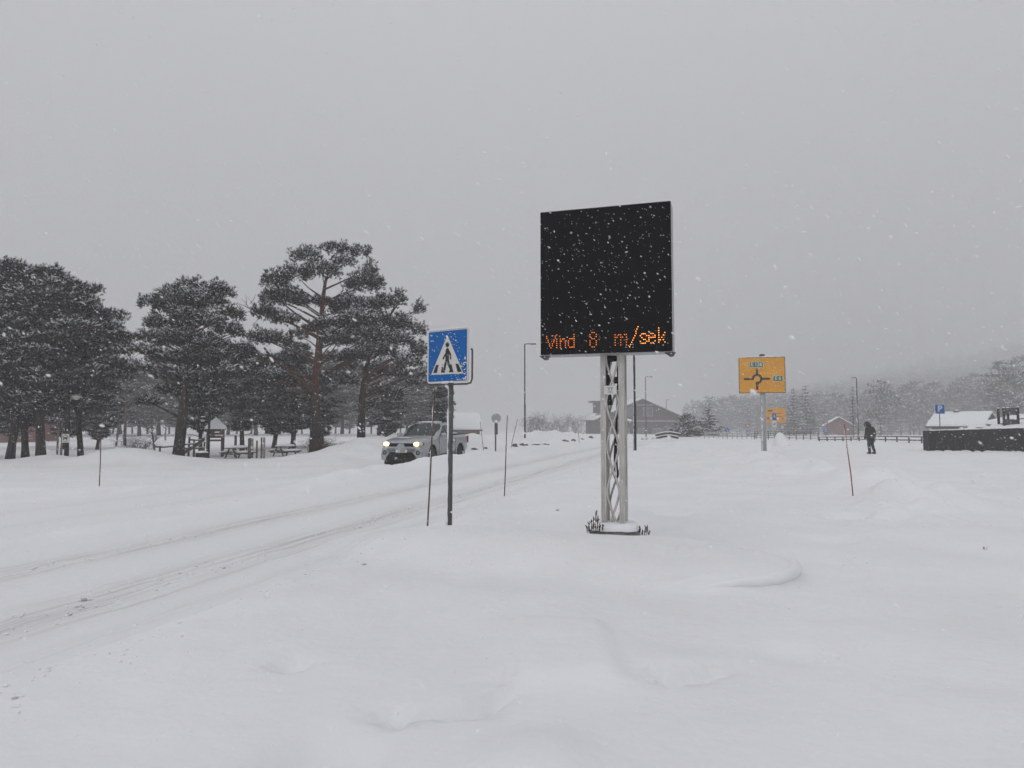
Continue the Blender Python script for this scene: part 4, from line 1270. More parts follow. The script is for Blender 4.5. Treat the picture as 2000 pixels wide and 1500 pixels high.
def face_snow(parent, spots, y, seed):
    rr_ = random.Random(seed); mb = MB()
    for (x, z, w, h) in spots:
        mb.blob((x, y, z), (w, 0.006, h), 8, 5, 0.35, seed=rr_.randint(0, 999))
    mb.build('snow_crust', [M_snowcap], parent, smooth=True)['kind'] = 'stuff'


rr = random.Random(5)
face_snow(pl, [(0.36 - rr.random() ** 2 * 0.22, -0.36 + rr.random() ** 2 * 0.35, rr.uniform(0.004, 0.016), rr.uniform(0.003, 0.010)) for _ in range(46)] + [(rr.uniform(-0.37, 0.37), rr.uniform(-0.37, 0.37), 0.006, 0.005) for _ in range(26)] + [(-0.38 + 0.76 * i / 11, 0.398, 0.05, 0.008) for i in range(12)] + [(rr.uniform(-0.1, 0.1), -0.385, 0.03, 0.014) for _ in range(6)], -0.073, 6)
for z in (-0.22, 0.22):
    mb = MB(); mb.box((0, -0.02, z), (0.30, 0.05, 0.035)); mb.build('clamp', [M_galv], cs).location = (0, 0, zc)

# ------------------------------------------------------------------ snow stakes
for i, (bpx, bpy_, tpx, tpy, Ys, lab, m, r) in enumerate((
    (836, 1020, 849, 762, 10.9, 'tall brown snow stake just left of the crossing sign post', M_stake, 0.0125),
    (985, 966, 991, 811, 16.0, 'brown snow stake at the road edge between crossing sign and display', M_stake, 0.0125),
    (996, 891, 1011, 818, 37.0, 'thin far snow stake leaning right beside the round sign back', M_stake, 0.016),
    (945, 886, 938, 823, 38.5, 'thin far snow stake leaning left behind the pickup\'s tail', M_stake, 0.016),
    (197, 951, 199, 808, 18.6, 'dark snow stake in the side street on the left', M_stake, 0.0135),
    (1663, 982, 1649, 828, 14.7, 'red-brown snow stake leaning left in front of the walker', M_stakered, 0.0120),
    (1131, 866, 1130, 843, 64.0, 'tiny snow stake on the ploughed bank near the mast', M_stake, 0.02),
)):
    b = on_ground(bpx, Ys); t = at(tpx, tpy, Ys)
    st = thing('snow_stake', lab, 'stake', b, 0, 'snow stakes along the road')
    d = t - b
    mb = MB(); mb.tube([(-d.x * 0.1, 0, -0.2), (d.x * 0.3 + 0.006, 0, d.z * 0.33), (d.x * 0.68 - 0.004, 0, d.z * 0.68), (d.x, 0, d.z)], [r, r, r * 0.9, r * 0.75], n=7)
    mb.build('rod', [m], st, smooth=True)
    if i in (0, 1, 5):
        rr = random.Random(i); mb = MB()
        for q_ in range(7):
            t0 = rr.uniform(0.1, 0.9); L = rr.uniform(0.03, 0.09)
            mb.tube([(d.x * t0 - r, -0.004, d.z * t0), (d.x * (t0 + L / 2) - r * 1.1, -0.004, d.z * (t0 + L / 2)), (d.x * (t0 + L) - r, -0.004, d.z * (t0 + L))], [0.003, r * 0.6, 0.003], n=5)
        mb.build('snow_crust', [M_snowcap], st, smooth=True)['kind'] = 'stuff'

# back of a round sign on the far verge
Ys = 37.0; p = on_ground(968, Ys); k = px_m(Ys)
t = thing('round_sign', 'back of a round road sign on a dark post on the far verge', 'road sign', p, R(8))
H = at(968, 817, Ys).z - p.z
mb = MB(); mb.tube([(0, 0, -0.3), (0, 0, H + 0.1)], 0.04, n=10); mb.build('post', [M_greysteel], t, smooth=True)
mb = MB(); mb.prism(circle(0.25, 24), -0.075, -0.06); mb.build('sign_plate', [M_galv], t).location = (0.02, 0, H)
mb = MB(); mb.prism(rounded(0.17, 0.58, 0.02), -0.072, -0.058); mb.build('lower_plate', [M_greysteel], t).location = (0.02, 0, H - 0.55)
mb = MB(); mb.blob((0.02, -0.09, H - 0.16), (0.10, 0.03, 0.07), 10, 6, 0.15); mb.build('snow_crust', [M_snowcap], t, smooth=True)

# ------------------------------------------------------------------ pickup
def loft(secs, closed_ends=True):
    """secs: list of rings (equal length lists of Vector)"""
    mb = MB(); n = len(secs[0])
    for s_ in secs:
        mb.v.extend([tuple(q_) for q_ in s_])
    for i in range(len(secs) - 1):
        for k_ in range(n):
            a, b = i * n + k_, i * n + (k_ + 1) % n
            mb.f.append((a, b, b + n, a + n)); mb.m.append(0)
    if closed_ends:
        mb.f.append(tuple(range(n))[::-1]); mb.m.append(0)
        mb.f.append(tuple((len(secs) - 1) * n + k_ for k_ in range(n))); mb.m.append(0)
    return mb


def build_pickup():
    # local axes: -y is the nose, x across, z up; origin on the ground under the middle of the truck
    Y = 29.8
    c = at(835, 880, Y)
    t = thing('pickup_truck', 'silver pickup truck with lit headlights driving on the snowy road', 'pickup truck', (c.x, c.y, gz(c.x, c.y) + 0.02), R(-17))
    L0, L1 = -2.50, 2.50

    def ring(y, zb, zt, hw, tuck=0.06, shoulder=0.10, crown=0.03):
        # cross-section, clockwise from bottom left
        pts = [(-hw + tuck, zb), (-hw, zb + 0.14), (-hw, zb + (zt - zb) * 0.5), (-hw + 0.015, zt - shoulder), (-hw + 0.09, zt - 0.02), (-hw * 0.5, zt + crown * 0.8), (0, zt + crown),
               (hw * 0.5, zt + crown * 0.8), (hw - 0.09, zt - 0.02), (hw - 0.015, zt - shoulder), (hw, zb + (zt - zb) * 0.5), (hw, zb + 0.14), (hw - tuck, zb)]
        return [Vector((x, y, z)) for x, z in pts]
    secs = [ring(-2.50, 0.52, 0.86, 0.60), ring(-2.46, 0.40, 0.93, 0.74), ring(-2.36, 0.36, 0.99, 0.83), ring(-2.15, 0.36, 1.05, 0.885), ring(-1.8, 0.38, 1.10, 0.90), ring(-1.3, 0.40, 1.15, 0.90), ring(-0.95, 0.40, 1.17, 0.90),
            ring(0.0, 0.40, 1.16, 0.90), ring(0.75, 0.42, 1.17, 0.90), ring(0.95, 0.44, 1.20, 0.90), ring(1.6, 0.46, 1.22, 0.90), ring(2.2, 0.50, 1.22, 0.89), ring(2.42, 0.52, 1.20, 0.86), ring(2.50, 0.56, 1.14, 0.80)]
    body = loft(secs).build('body', [M_silver], t, smooth=True)
    # wheel arches cut out of the sides
    cut = MB()
    for wy in (-1.52, 1.48):
        cut.lathe([(0.475, -1.2), (0.475, 1.2)], 28, (0, wy, 0.40), 'x')
    cutter = cut.build('cutter', [M_dark])
    bm_ = body.modifiers.new('b', 'BOOLEAN'); bm_.operation = 'DIFFERENCE'; bm_.solver = 'EXACT'; bm_.object = cutter
    bpy.context.view_layer.update()
    cutter.parent = t
    bpy.context.view_layer.update()
    me = bpy.data.meshes.new_from_object(body.evaluated_get(bpy.context.evaluated_depsgraph_get()))
    body.modifiers.clear(); body.data = me
    me.materials.clear(); me.materials.append(M_silver); me.materials.append(M_dark)
    for pol in me.polygons:
        c_ = pol.center
        for wy in (-1.52, 1.48):
            if abs(math.hypot(c_.y - wy, c_.z - 0.40) - 0.475) < 0.03 and abs(pol.normal.x) < 0.5 and c_.z < 0.9:
                pol.material_index = 1
    me.set_sharp_from_angle(angle=R(38))
    bpy.data.objects.remove(cutter)
    # cab greenhouse
    def cring(z, y0, y1, hw, r=0.16):
        pts = []
        for cx, cy_, a0 in ((hw - r, y1 - r, 0), (-hw + r, y1 - r, 90), (-hw + r, y0 + r, 180), (hw - r, y0 + r, 270)):
            for i in range(5):
                a = R(a0 + 90 * i / 4); pts.append(Vector((cx + r * math.cos(a), cy_ + r * math.sin(a), z)))
        return pts
    cab_ = loft([cring(1.08, -1.02, 0.98, 0.86), cring(1.18, -0.92, 0.96, 0.845), cring(1.45, -0.42, 0.90, 0.775), cring(1.66, -0.04, 0.80, 0.70), cring(1.735, 0.12, 0.72, 0.63, 0.2), cring(1.765, 0.28, 0.6, 0.5, 0.2)])
    cab_.build('cab', [M_silver], t, smooth=True)
    # glass: windscreen and side windows follow the cab sides, set just proud
    def quad_panel(name, pts, m, sub=None, th=0.006):
        a = [Vector(q_) for q_ in pts]; nrm = (a[1] - a[0]).cross(a[2] - a[0]).normalized()
        mb = MB(); n = len(a)
        mb.add([q_ + nrm * th for q_ in a] + [q_ - nrm * 0.03 for q_ in a], [tuple(range(n))] + [tuple(range(2 * n - 1, n - 1, -1))] + [(i, i + n, (i + 1) % n + n, (i + 1) % n) for i in range(n)])
        return mb.build(name, [m], sub or t)
    # windscreen as a bowed strip
    mb = MB(); cols = 9
    for j, (z, y, hw) in enumerate(((1.17, -0.965, 0.76), (1.30, -0.72, 0.745), (1.45, -0.455, 0.70), (1.58, -0.215, 0.66), (1.665, -0.055, 0.62))):
        for i in range(cols):
            u = -1 + 2 * i / (cols - 1)
            mb.v.append((u * hw, y - 0.022 + 0.10 * u ** 4, z + 0.012))
    for j in range(4):
        for i in range(cols - 1):
            a = j * cols + i
            mb.f.append((a, a + 1, a + 1 + cols, a + cols)); mb.m.append(0)
    ws = mb.build('windscreen', [M_glass], t, smooth=True)
    mb = MB(); mb.tube([(-0.72, -1.0, 1.165), (-0.3, -1.03, 1.18), (0.2, -1.02, 1.19)], 0.012, n=5); mb.build('wiper', [M_black], t)
    mb = MB(); mb.tube([(0.0, -1.02, 1.17), (0.66, -0.98, 1.19)], 0.012, n=5); mb.build('wiper', [M_black], t)
    for sx in (-1, 1):
        def sp(y, z):
            hw = np.interp(z, [1.08, 1.18, 1.45, 1.66], [0.86, 0.845, 0.775, 0.70])
            return (sx * (hw + 0.004), y, z)
        fw = [sp(-0.70, 1.20), sp(0.12, 1.20), sp(0.12, 1.62), sp(-0.10, 1.60), sp(-0.36, 1.43)]
        rw = [sp(0.19, 1.20), sp(0.70, 1.22), sp(0.66, 1.45), sp(0.52, 1.60), sp(0.19, 1.62)]
        for poly in (fw, rw):
            quad_panel('side_window', poly if sx > 0 else poly[::-1], M_glass)
        mb = MB(); mb.box((sx * 0.99, -0.62, 1.22), (0.22, 0.14, 0.17)); 
        mr = mb.build('mirror', [M_silver], t); bv = mr.modifiers.new('bev', 'BEVEL'); bv.width = 0.04; bv.segments = 3
        mb = MB(); mb.box((sx * 0.905, -0.05, 1.02), (0.03, 0.16, 0.035)); mb.build('door_handle', [M_silver], t)
        for gy_ in (-0.86, 0.16, 0.90):
            mb = MB(); mb.box((sx * 0.903, gy_, 0.82), (0.008, 0.012, 0.62)); mb.build('door_gap', [M_dark], t)
        mb = MB(); mb.box((sx * 0.84, -0.02, 0.37), (0.14, 2.1, 0.10)); mb.build('side_step', [M_dark], t)
        # flared arches
        for wy in (-1.52, 1.48):
            mb = MB(); mb.tube([(sx * 0.885, wy + 0.50 * math.cos(a), 0.40 + 0.50 * math.sin(a)) for a in np.linspace(R(-12), R(192), 22)], 0.036, n=6)
            mb.build('wheel_arch', [M_silver], t, smooth=True)
    # wheels
    for sx in (-1, 1):
        for wy in (-1.52, 1.48):
            mb = MB(); mb.lathe([(0.20, -0.12), (0.34, -0.12), (0.365, -0.09), (0.37, 0), (0.365, 0.09), (0.34, 0.12), (0.20, 0.12)], 28, (0, 0, 0), 'x')
            w = mb.build('wheel', [M_tyre], t, smooth=True); w.location = (sx * 0.76, wy, 0.365)
            mb = MB()
            mb.lathe([(0.205, 0.095), (0.205, 0.11), (0.19, 0.112), (0.18, 0.075)], 24, (0, 0, 0), 'x')
            for k_ in range(6):
                a = k_ * math.pi / 3; mb.tube([(0.10, 0.03 * math.cos(a), 0.03 * math.sin(a)), (0.10, 0.19 * math.cos(a), 0.19 * math.sin(a))], 0.024, n=5)
            mb.lathe([(0.05, 0.09), (0.05, 0.115), (0.03, 0.12)], 12, (0, 0, 0), 'x')
            rim = mb.build('rim', [M_rim], w)
            rim.rotation_euler = (0, 0, 0 if sx > 0 else math.pi)
    # front: grille, shield, bumper opening, lamps, plate
    mb = MB(); mb.prism([(-0.52, 0.80), (0.52, 0.80), (0.50, 0.925), (-0.50, 0.925)], -2.517, -2.40); mb.build('grille', [M_dark], t)
    mb = MB(); mb.prism([(-0.26, 0.70), (0.26, 0.70), (0.17, 0.80), (0.09, 0.91), (-0.09, 0.91), (-0.17, 0.80)], -2.535, -2.42); mb.build('nose_shield', [M_silver], t)
    mb = MB(); mb.prism([(-0.80, 0.52), (0.80, 0.52), (0.845, 0.60), (0.80, 0.76), (-0.80, 0.76), (-0.845, 0.60)], -2.50, -2.25); o = mb.build('bumper', [M_silver], t)
    bv = o.modifiers.new('bev', 'BEVEL'); bv.width = 0.03; bv.segments = 3
    mb = MB(); mb.prism([(-0.66, 0.22), (0.66, 0.22), (0.62, 0.40), (0.46, 0.58), (-0.46, 0.58), (-0.62, 0.40)], -2.512, -2.3); mb.build('lower_grille', [M_dark], t)
    mb = MB(); mb.prism([(-0.74, 0.10), (0.74, 0.10), (0.76, 0.30), (-0.76, 0.30)], -2.42, -2.1); mb.build('skid_plate', [M_dark], t)
    for sx in (-1, 1):
        mb = MB(); mb.prism([(sx * 0.64, 0.22), (sx * 0.84, 0.30), (sx * 0.86, 0.54), (sx * 0.48, 0.56), (sx * 0.62, 0.40)], -2.495, -2.2); mb.build('bumper_corner', [M_silver], t)
        mb = MB(); mb.lathe([(0.085, 0), (0.085, 0.02), (0.06, 0.022), (0.055, 0.012)], 18, (sx * 0.70, -2.49, 0.565), 'y'); mb.build('fog_lamp', [M_dark], t)
        mb = MB(); mb.lathe([(0.05, 0.0), (0.045, 0.01)], 14, (sx * 0.70, -2.503, 0.565), 'y'); mb.build('fog_lens', [M_rim], t)
        mb = MB(); mb.blob((sx * 0.665, -2.40, 0.895), (0.20, 0.13, 0.098), 16, 10, 0.0); hl = mb.build('headlight', [M_lampglass], t, smooth=True)
        mb = MB(); mb.blob((sx * 0.645, -2.475, 0.895), (0.135, 0.07, 0.078), 14, 8, 0.0); mb.build('lit_bulb', [M_head], hl, smooth=True)
        mb = MB(); mb.blob((sx * 0.815, -2.30, 0.90), (0.055, 0.11, 0.07), 10, 8, 0.0); mb.build('indicator', [M_amber], t, smooth=True)
        mb = MB(); mb.box((sx * 0.865, 2.44, 1.0), (0.06, 0.10, 0.30)); mb.build('tail_light', [M_tail], t)
    mb = MB(); mb.prism(rounded(0.52, 0.11, 0.01), -2.545, -2.535); pl_ = mb.build('number_plate', [M_white], t); pl_.location = (0, 0, 0.625)
    mb = MB(); mb.box((-0.235, -2.546, 0), (0.045, 0.004, 0.10)); mb.build('blue_strip', [M_blue], pl_)
    text_mesh('plate_lettering', 'LV 42460', 0.105, M_sblack, pl_, (0.02, -2.547, 0), extrude=0.001, xs=0.85)
    # bed opening, roof bars, aerials, snow on roof and bonnet
    mb = MB(); mb.box((0, 1.72, 1.252), (1.44, 1.36, 0.016)); mb.build('load_bed', [M_dark], t)
    for yy in (0.22, 0.62):
        mb = MB(); mb.box((0, yy, 1.835), (1.30, 0.05, 0.028))
        for sx in (-1, 1):
            mb.box((sx * 0.60, yy, 1.79), (0.07, 0.09, 0.10))
        mb.build('roof_bar', [M_black], t)
    mb = MB(); mb.tube([(0.55, 0.7, 1.74), (0.62, 0.95, 2.05)], 0.008, n=5); mb.build('aerial', [M_black], t)
    mb = MB(); mb.tube([(-0.1, 0.1, 1.73), (-0.1, 0.12, 1.80)], 0.012, n=5); mb.build('aerial', [M_black], t)
    mb = MB(); mb.blob((0, 0.38, 1.745), (0.58, 0.42, 0.045), 22, 8, 0.06, seed=2); mb.build('roof_snow', [M_snowcap], t, smooth=True)
    mb = MB(); mb.blob((0.1, -1.04, 1.165), (0.62, 0.07, 0.028), 20, 6, 0.15, seed=3); mb.build('bonnet_snow', [M_snowcap], t, smooth=True)
    mb = MB(); mb.blob((-0.25, -1.7, 1.125), (0.34, 0.36, 0.022), 18, 6, 0.2, seed=13); mb.build('bonnet_snow', [M_snowcap], t, smooth=True)
    mb = MB(); mb.blob((0, 1.72, 1.262), (0.66, 0.62, 0.05), 18, 6, 0.1, seed=14); mb.build('bed_snow', [M_snowcap], t, smooth=True)


build_pickup()


# ------------------------------------------------------------------ the walker
def build_person():
    Y = 39.0
    base = on_ground(1701, Y)
    t = thing('person', 'person in dark hooded jacket and jeans walking away across the snow', 'person', base, R(12))
    # body: one skinned figure (local -y faces the camera, so the back is towards -y)
    J = {'pelvis': (0, 0, 0.93), 'spine': (0, 0.02, 1.12), 'chest': (0, 0.05, 1.32), 'neck': (-0.02, 0.09, 1.47), 'head': (-0.05, 0.14, 1.58), 'crown': (-0.06, 0.16, 1.70),
         'hipl': (-0.09, 0, 0.90), 'kneel': (-0.10, 0.05, 0.50), 'anklel': (-0.10, 0.0, 0.09), 'toel': (-0.11, 0.14, 0.04),
         'hipr': (0.09, 0, 0.90), 'kneer': (0.12, 0.06, 0.50), 'ankler': (0.165, -0.05, 0.10), 'toer': (0.145, 0.09, 0.04),
         'shl': (-0.18, 0.06, 1.38), 'ell': (-0.26, 0.04, 1.12), 'wrl': (-0.24, 0.14, 0.90), 'hal': (-0.22, 0.18, 0.84),
         'shr': (0.18, 0.06, 1.38), 'elr': (0.27, 0.02, 1.12), 'wrr': (0.28, 0.08, 0.88), 'har': (0.28, 0.10, 0.80)}
    E = [('pelvis', 'spine'), ('spine', 'chest'), ('chest', 'neck'), ('neck', 'head'), ('head', 'crown'), ('pelvis', 'hipl'), ('hipl', 'kneel'), ('kneel', 'anklel'), ('anklel', 'toel'),
         ('pelvis', 'hipr'), ('hipr', 'kneer'), ('kneer', 'ankler'), ('ankler', 'toer'), ('chest', 'shl'), ('shl', 'ell'), ('ell', 'wrl'), ('wrl', 'hal'), ('chest', 'shr'), ('shr', 'elr'), ('elr', 'wrr'), ('wrr', 'har')]
    rad = {'pelvis': .14, 'spine': .13, 'chest': .15, 'neck': .055, 'head': .095, 'crown': .075, 'hipl': .09, 'hipr': .09, 'kneel': .058, 'kneer': .058, 'anklel': .042, 'ankler': .042, 'toel': .035, 'toer': .035,
           'shl': .065, 'shr': .065, 'ell': .045, 'elr': .045, 'wrl': .03, 'wrr': .03, 'hal': .035, 'har': .035}
    names = list(J)
    me = bpy.data.meshes.new('body'); me.from_pydata([J[n] for n in names], [(names.index(a), names.index(b)) for a, b in E], [])
    o = bpy.data.objects.new('body', me); C.objects.link(o); o.parent = t
    me.materials.append(M_skin)
    sk = o.modifiers.new('skin', 'SKIN')
    for i, n in enumerate(names):
        me.skin_vertices[0].data[i].radius = (rad[n], rad[n]); me.skin_vertices[0].data[i].use_root = (n == 'pelvis')
    ss = o.modifiers.new('sub', 'SUBSURF'); ss.levels = 1; ss.render_levels = 1
    bpy.context.view_layer.update()
    m2 = bpy.data.meshes.new_from_object(o.evaluated_get(bpy.context.evaluated_depsgraph_get()))
    o.modifiers.clear(); o.data = m2
    m2.materials.clear(); m2.materials.append(M_skin)
    m2.polygons.foreach_set('use_smooth', [True] * len(m2.polygons))
    # five fingers on the hanging right hand
    mb = MB(); hx, hy, hz = 0.285, 0.10, 0.83
    mb.blob((hx, hy, hz), (0.025, 0.045, 0.05), 8, 6, 0.0)
    for i in range(4):
        yy = hy - 0.03 + i * 0.02; L = (0.055, 0.065, 0.062, 0.045)[i]
        mb.tube([(hx, yy, hz - 0.035), (hx - 0.006, yy + 0.004, hz - 0.035 - L * 0.6), (hx - 0.022, yy + 0.006, hz - 0.035 - L)], [0.0095, 0.009, 0.007], n=6)
    mb.tube([(hx, hy + 0.035, hz + 0.015), (hx - 0.012, hy + 0.06, hz - 0.015), (hx - 0.02, hy + 0.062, hz - 0.045)], [0.011, 0.010, 0.008], n=6)
    mb.build('hand', [M_skin], t, smooth=True)

    def oval(c, rx, ry, n=16, wob=0.0, seed=0):
        rr_ = random.Random(seed)
        return [Vector((c[0] + rx * math.cos(2 * math.pi * i / n) * (1 + rr_.uniform(-wob, wob)), c[1] + ry * math.sin(2 * math.pi * i / n) * (1 + rr_.uniform(-wob, wob)), c[2])) for i in range(n)]
    jk = loft([oval((0.015, 0.0, 0.83), 0.225, 0.175, wob=.04, seed=1), oval((0.015, 0, 0.90), 0.245, 0.19, wob=.03, seed=2), oval((0.01, 0.0, 1.02), 0.225, 0.17, wob=.03, seed=3), oval((0.0, 0.02, 1.16), 0.235, 0.175, wob=.03, seed=4),
               oval((0.0, 0.03, 1.30), 0.25, 0.175, wob=.02, seed=5), oval((-0.005, 0.05, 1.40), 0.225, 0.15), oval((-0.02, 0.07, 1.47), 0.13, 0.11), oval((-0.03, 0.09, 1.50), 0.09, 0.09)])
    o = jk.build('jacket', [M_jacket], t, smooth=True)
    for s_, pts in ((-1, ['shl', 'ell', 'wrl', 'hal']), (1, ['shr', 'elr', 'wrr'])):
        mb = MB(); a = [Vector(J[n]) for n in pts]
        path_ = [a[0] + Vector((-s_ * 0.05, 0, 0.03)), a[0], a[0].lerp(a[1], 0.5), a[1], a[1].lerp(a[2], 0.5), a[2]] + ([a[3]] if len(a) > 3 else [])
        mb.tube(path_, [0.085, 0.098, 0.09, 0.08, 0.074, 0.066, 0.06][:len(path_)], n=12, jitter=0.04); mb.build('sleeve', [M_jacket], t, smooth=True)
    hd = loft([oval((-0.03, 0.08, 1.44), 0.125, 0.115), oval((-0.045, 0.10, 1.52), 0.135, 0.13), oval((-0.06, 0.12, 1.60), 0.138, 0.145), oval((-0.068, 0.135, 1.68), 0.12, 0.13), oval((-0.07, 0.14, 1.74), 0.075, 0.085), oval((-0.07, 0.14, 1.765), 0.02, 0.02)])
    hd.build('hood', [M_jacket], t, smooth=True)
    mb = MB(); mb.tube([(-0.20, 0.20, 1.50), (-0.215, 0.23, 1.60), (-0.18, 0.25, 1.70), (-0.08, 0.26, 1.745), (0.02, 0.25, 1.70), (0.06, 0.23, 1.60)], 0.028, n=6, jitter=0.25); mb.build('hood_fur', [M_hair], t)
    for l_ in ('l', 'r'):
        a, b, c_ = Vector(J['hip' + l_]), Vector(J['knee' + l_]), Vector(J['ankle' + l_])
        mb = MB(); mb.tube([a + Vector((0, 0, 0.08)), a, a.lerp(b, 0.5), b, b.lerp(c_, 0.5), c_ + Vector((0, 0, 0.03))], [0.115, 0.118, 0.10, 0.082, 0.075, 0.068], n=12, jitter=0.03)
        mb.build('trouser_leg', [M_jeans], t, smooth=True)
        to = Vector(J['toe' + l_]); d = (to - c_); d.z = 0; d.normalize()
        mb = MB(); mb.tube([c_ + Vector((0, 0, 0.06)), c_ + Vector((0, 0, -0.02)), Vector((c_.x, c_.y, 0.055)) + d * 0.02], [0.06, 0.062, 0.058], n=10)
        mb.tube([Vector((c_.x, c_.y, 0.05)) - d * 0.06, Vector((c_.x, c_.y, 0.055)) + d * 0.02, Vector((c_.x, c_.y, 0.05)) + d * 0.12, Vector((c_.x, c_.y, 0.04)) + d * 0.20], [0.05, 0.058, 0.052, 0.03], n=10)
        mb.build('boot', [M_boot], t, smooth=True)
    mb = MB(); mb.blob((0.10, -0.165, 1.12), (0.06, 0.02, 0.025), 8, 5, .2); mb.blob((-0.10, -0.175, 1.0), (0.09, 0.02, 0.035), 8, 5, .2); mb.blob((0.0, 0.04, 1.42), (0.18, 0.08, 0.03), 10, 5, .2)
    mb.build('snow_crust', [M_snowcap], t, smooth=True)['kind'] = 'stuff'


build_person()


# ------------------------------------------------------------------ street lamps
def street_lamp(label, px, Yb, base_py, top_py, arm_px, r=0.075, crust=True, seed=0, m=None):
    p = on_ground(px, Yb)
    H = at(px, top_py, Yb).z - p.z
    t = thing('street_lamp', label, 'street lamp', p, 0, 'street lamps along the road')
    mm = m or M_black
    mb = MB(); mb.tube([(0, 0, -0.3), (0, 0, H * 0.35), (0, 0, H * 0.36), (0, 0, H)], [r, r, r * 0.72, r * 0.6], n=10); mb.build('pole', [mm], t, smooth=True)
    k = px_m(Yb); L = arm_px * k; s_ = 1 if L > 0 else -1
    mb = MB(); mb.tube([(0, 0, H - 0.04), (s_ * 0.1, 0, H + 0.01), (L * 0.5, 0, H + 0.02), (L * 0.6, 0, H + 0.02)], r * 0.45, n=8); mb.build('arm', [mm], t, smooth=True)
    mb = MB(); mb.box((L * 0.78, 0, H + 0.0), (abs(L) * 0.5, 0.28, 0.09), taper=0.8); hd = mb.build('lamp_head', [mm], t)
    mb = MB(); mb.box((L * 0.78, 0, H - 0.05), (abs(L) * 0.36, 0.2, 0.012)); mb.build('lens', [M_lampglass], hd)
    mb = MB(); mb.blob((L * 0.76, 0, H + 0.055), (abs(L) * 0.22, 0.12, 0.03), 10, 5, 0.1); mb.build('snow_cap', [M_snowcap], t, smooth=True)
    if crust:
        plaster(t, 0, 0, 0.1, H * 0.6, r, seed, 0.035, R(215))


street_lamp('nearer street lamp standing clear against the sky left of the display', 1025, 60.0, 848, 672, 22, 0.085, True, 1)
street_lamp('dark street lamp pole seen right behind the display mast', 1240, 44.0, 882, 625, -16, 0.10, True, 2)
street_lamp('street lamp in front of the dark gabled house', 1262, 96.0, 846, 736, 13, 0.085, False, 3, M_greysteel)
street_lamp('smallest street lamp, rising behind the dark house roof', 1302, 168.0, 860, 781, 6, 0.11, False, 4, M_greysteel)
street_lamp('tall street lamp right of the red shed with its head pointing left', 1676, 82.0, 862, 738, -9, 0.085, True, 5)
p = on_ground(1667, 84.0); t = thing('lamp_pole', 'thin dark pole close left of the tall street lamp by the shed', 'pole', p)
H = at(1667, 780, 84.0).z - p.z
mb = MB(); mb.tube([(0, 0, -0.3), (0, 0, H)], [0.055, 0.04], n=8); mb.build('pole', [M_greysteel], t, smooth=True)
mb = MB(); mb.box((0, 0, H), (0.16, 0.16, 0.06)); mb.build('cap', [M_greysteel], t)

# ------------------------------------------------------------------ yellow direction signs
YS = 38.0; p = on_ground(1492, YS); k = px_m(YS)
ys = thing('direction_sign', 'large yellow roundabout direction sign with green route numbers', 'road sign', p, R(-14))
zc = at(1488, 733, YS).z - p.z
W, Hh = 2.36, 1.93
mb = MB(); mb.tube([(0, 0.05, -0.4), (0, 0.05, zc + Hh / 2 + 0.1)], 0.135, n=16); mb.build('post', [M_galv], ys, smooth=True)
mb = MB(); mb.lathe([(0.15, 0), (0.15, 0.06), (0.10, 0.09)], 14, (0, 0.05, zc + Hh / 2 + 0.08)); mb.build('post_cap', [M_black], ys)
mb = MB(); mb.prism(rounded(W, Hh, 0.03), -0.16, -0.12); pl = mb.build('sign_plate', [M_sblack], ys); pl.location = (-0.05, 0, zc)
mb = MB(); mb.prism(rounded(W - 0.07, Hh - 0.07, 0.02), -0.164, -0.158); mb.build('yellow_field', [M_yellow], pl)
# roundabout symbol: broken ring with four arms
mb = MB(); cx, cz = -0.25, -0.20
ring_o, ring_i = 0.30, 0.155


def arc_band(a0, a1, r0, r1, n=14):
    return [(cx + r1 * math.cos(R(a0 + (a1 - a0) * i / n)), cz + r1 * math.sin(R(a0 + (a1 - a0) * i / n))) for i in range(n + 1)] + [(cx + r0 * math.cos(R(a1 - (a1 - a0) * i / n)), cz + r0 * math.sin(R(a1 - (a1 - a0) * i / n))) for i in range(n + 1)]


mb.prism(arc_band(-110, 195, ring_i, 0.275, 30), -0.168, -0.163)
for poly in ([(cx - 0.055, cz + 0.24), (cx + 0.055, cz + 0.24), (cx + 0.055, cz + 0.52), (cx, cz + 0.58), (cx - 0.055, cz + 0.52)], [(cx + 0.24, cz - 0.055), (cx + 0.62, cz - 0.055), (cx + 0.69, cz), (cx + 0.62, cz + 0.055), (cx + 0.24, cz + 0.055)],
             [(cx - 0.65, cz - 0.055), (cx - 0.24, cz - 0.055), (cx - 0.24, cz + 0.055), (cx - 0.65, cz + 0.055), (cx - 0.69, cz)], [(cx - 0.06, cz - 0.58), (cx + 0.06, cz - 0.58), (cx + 0.06, cz - 0.22), (cx - 0.06, cz - 0.22)]):
    mb.prism(poly, -0.1685, -0.163)
mb.build('roundabout_symbol', [M_sblack], pl)
for (gx_, gz_, gw, body) in ((-0.27, 0.57, 0.66, 'E 136'), (0.80, -0.19, 0.46, 'E 6')):
    mb = MB(); mb.prism(rounded(gw + 0.04, 0.31, 0.03), -0.168, -0.163); tb_ = mb.build('number_border', [M_white], pl); tb_.location = (gx_, 0, gz_)
    mb = MB(); mb.prism(rounded(gw, 0.27, 0.02), -0.172, -0.167); mb.build('number_field', [M_green], tb_)
    text_mesh('route_lettering', body, 0.27, M_white, tb_, (0, -0.174, 0.005), extrude=0.002, xs=0.92)
rr = random.Random(15)
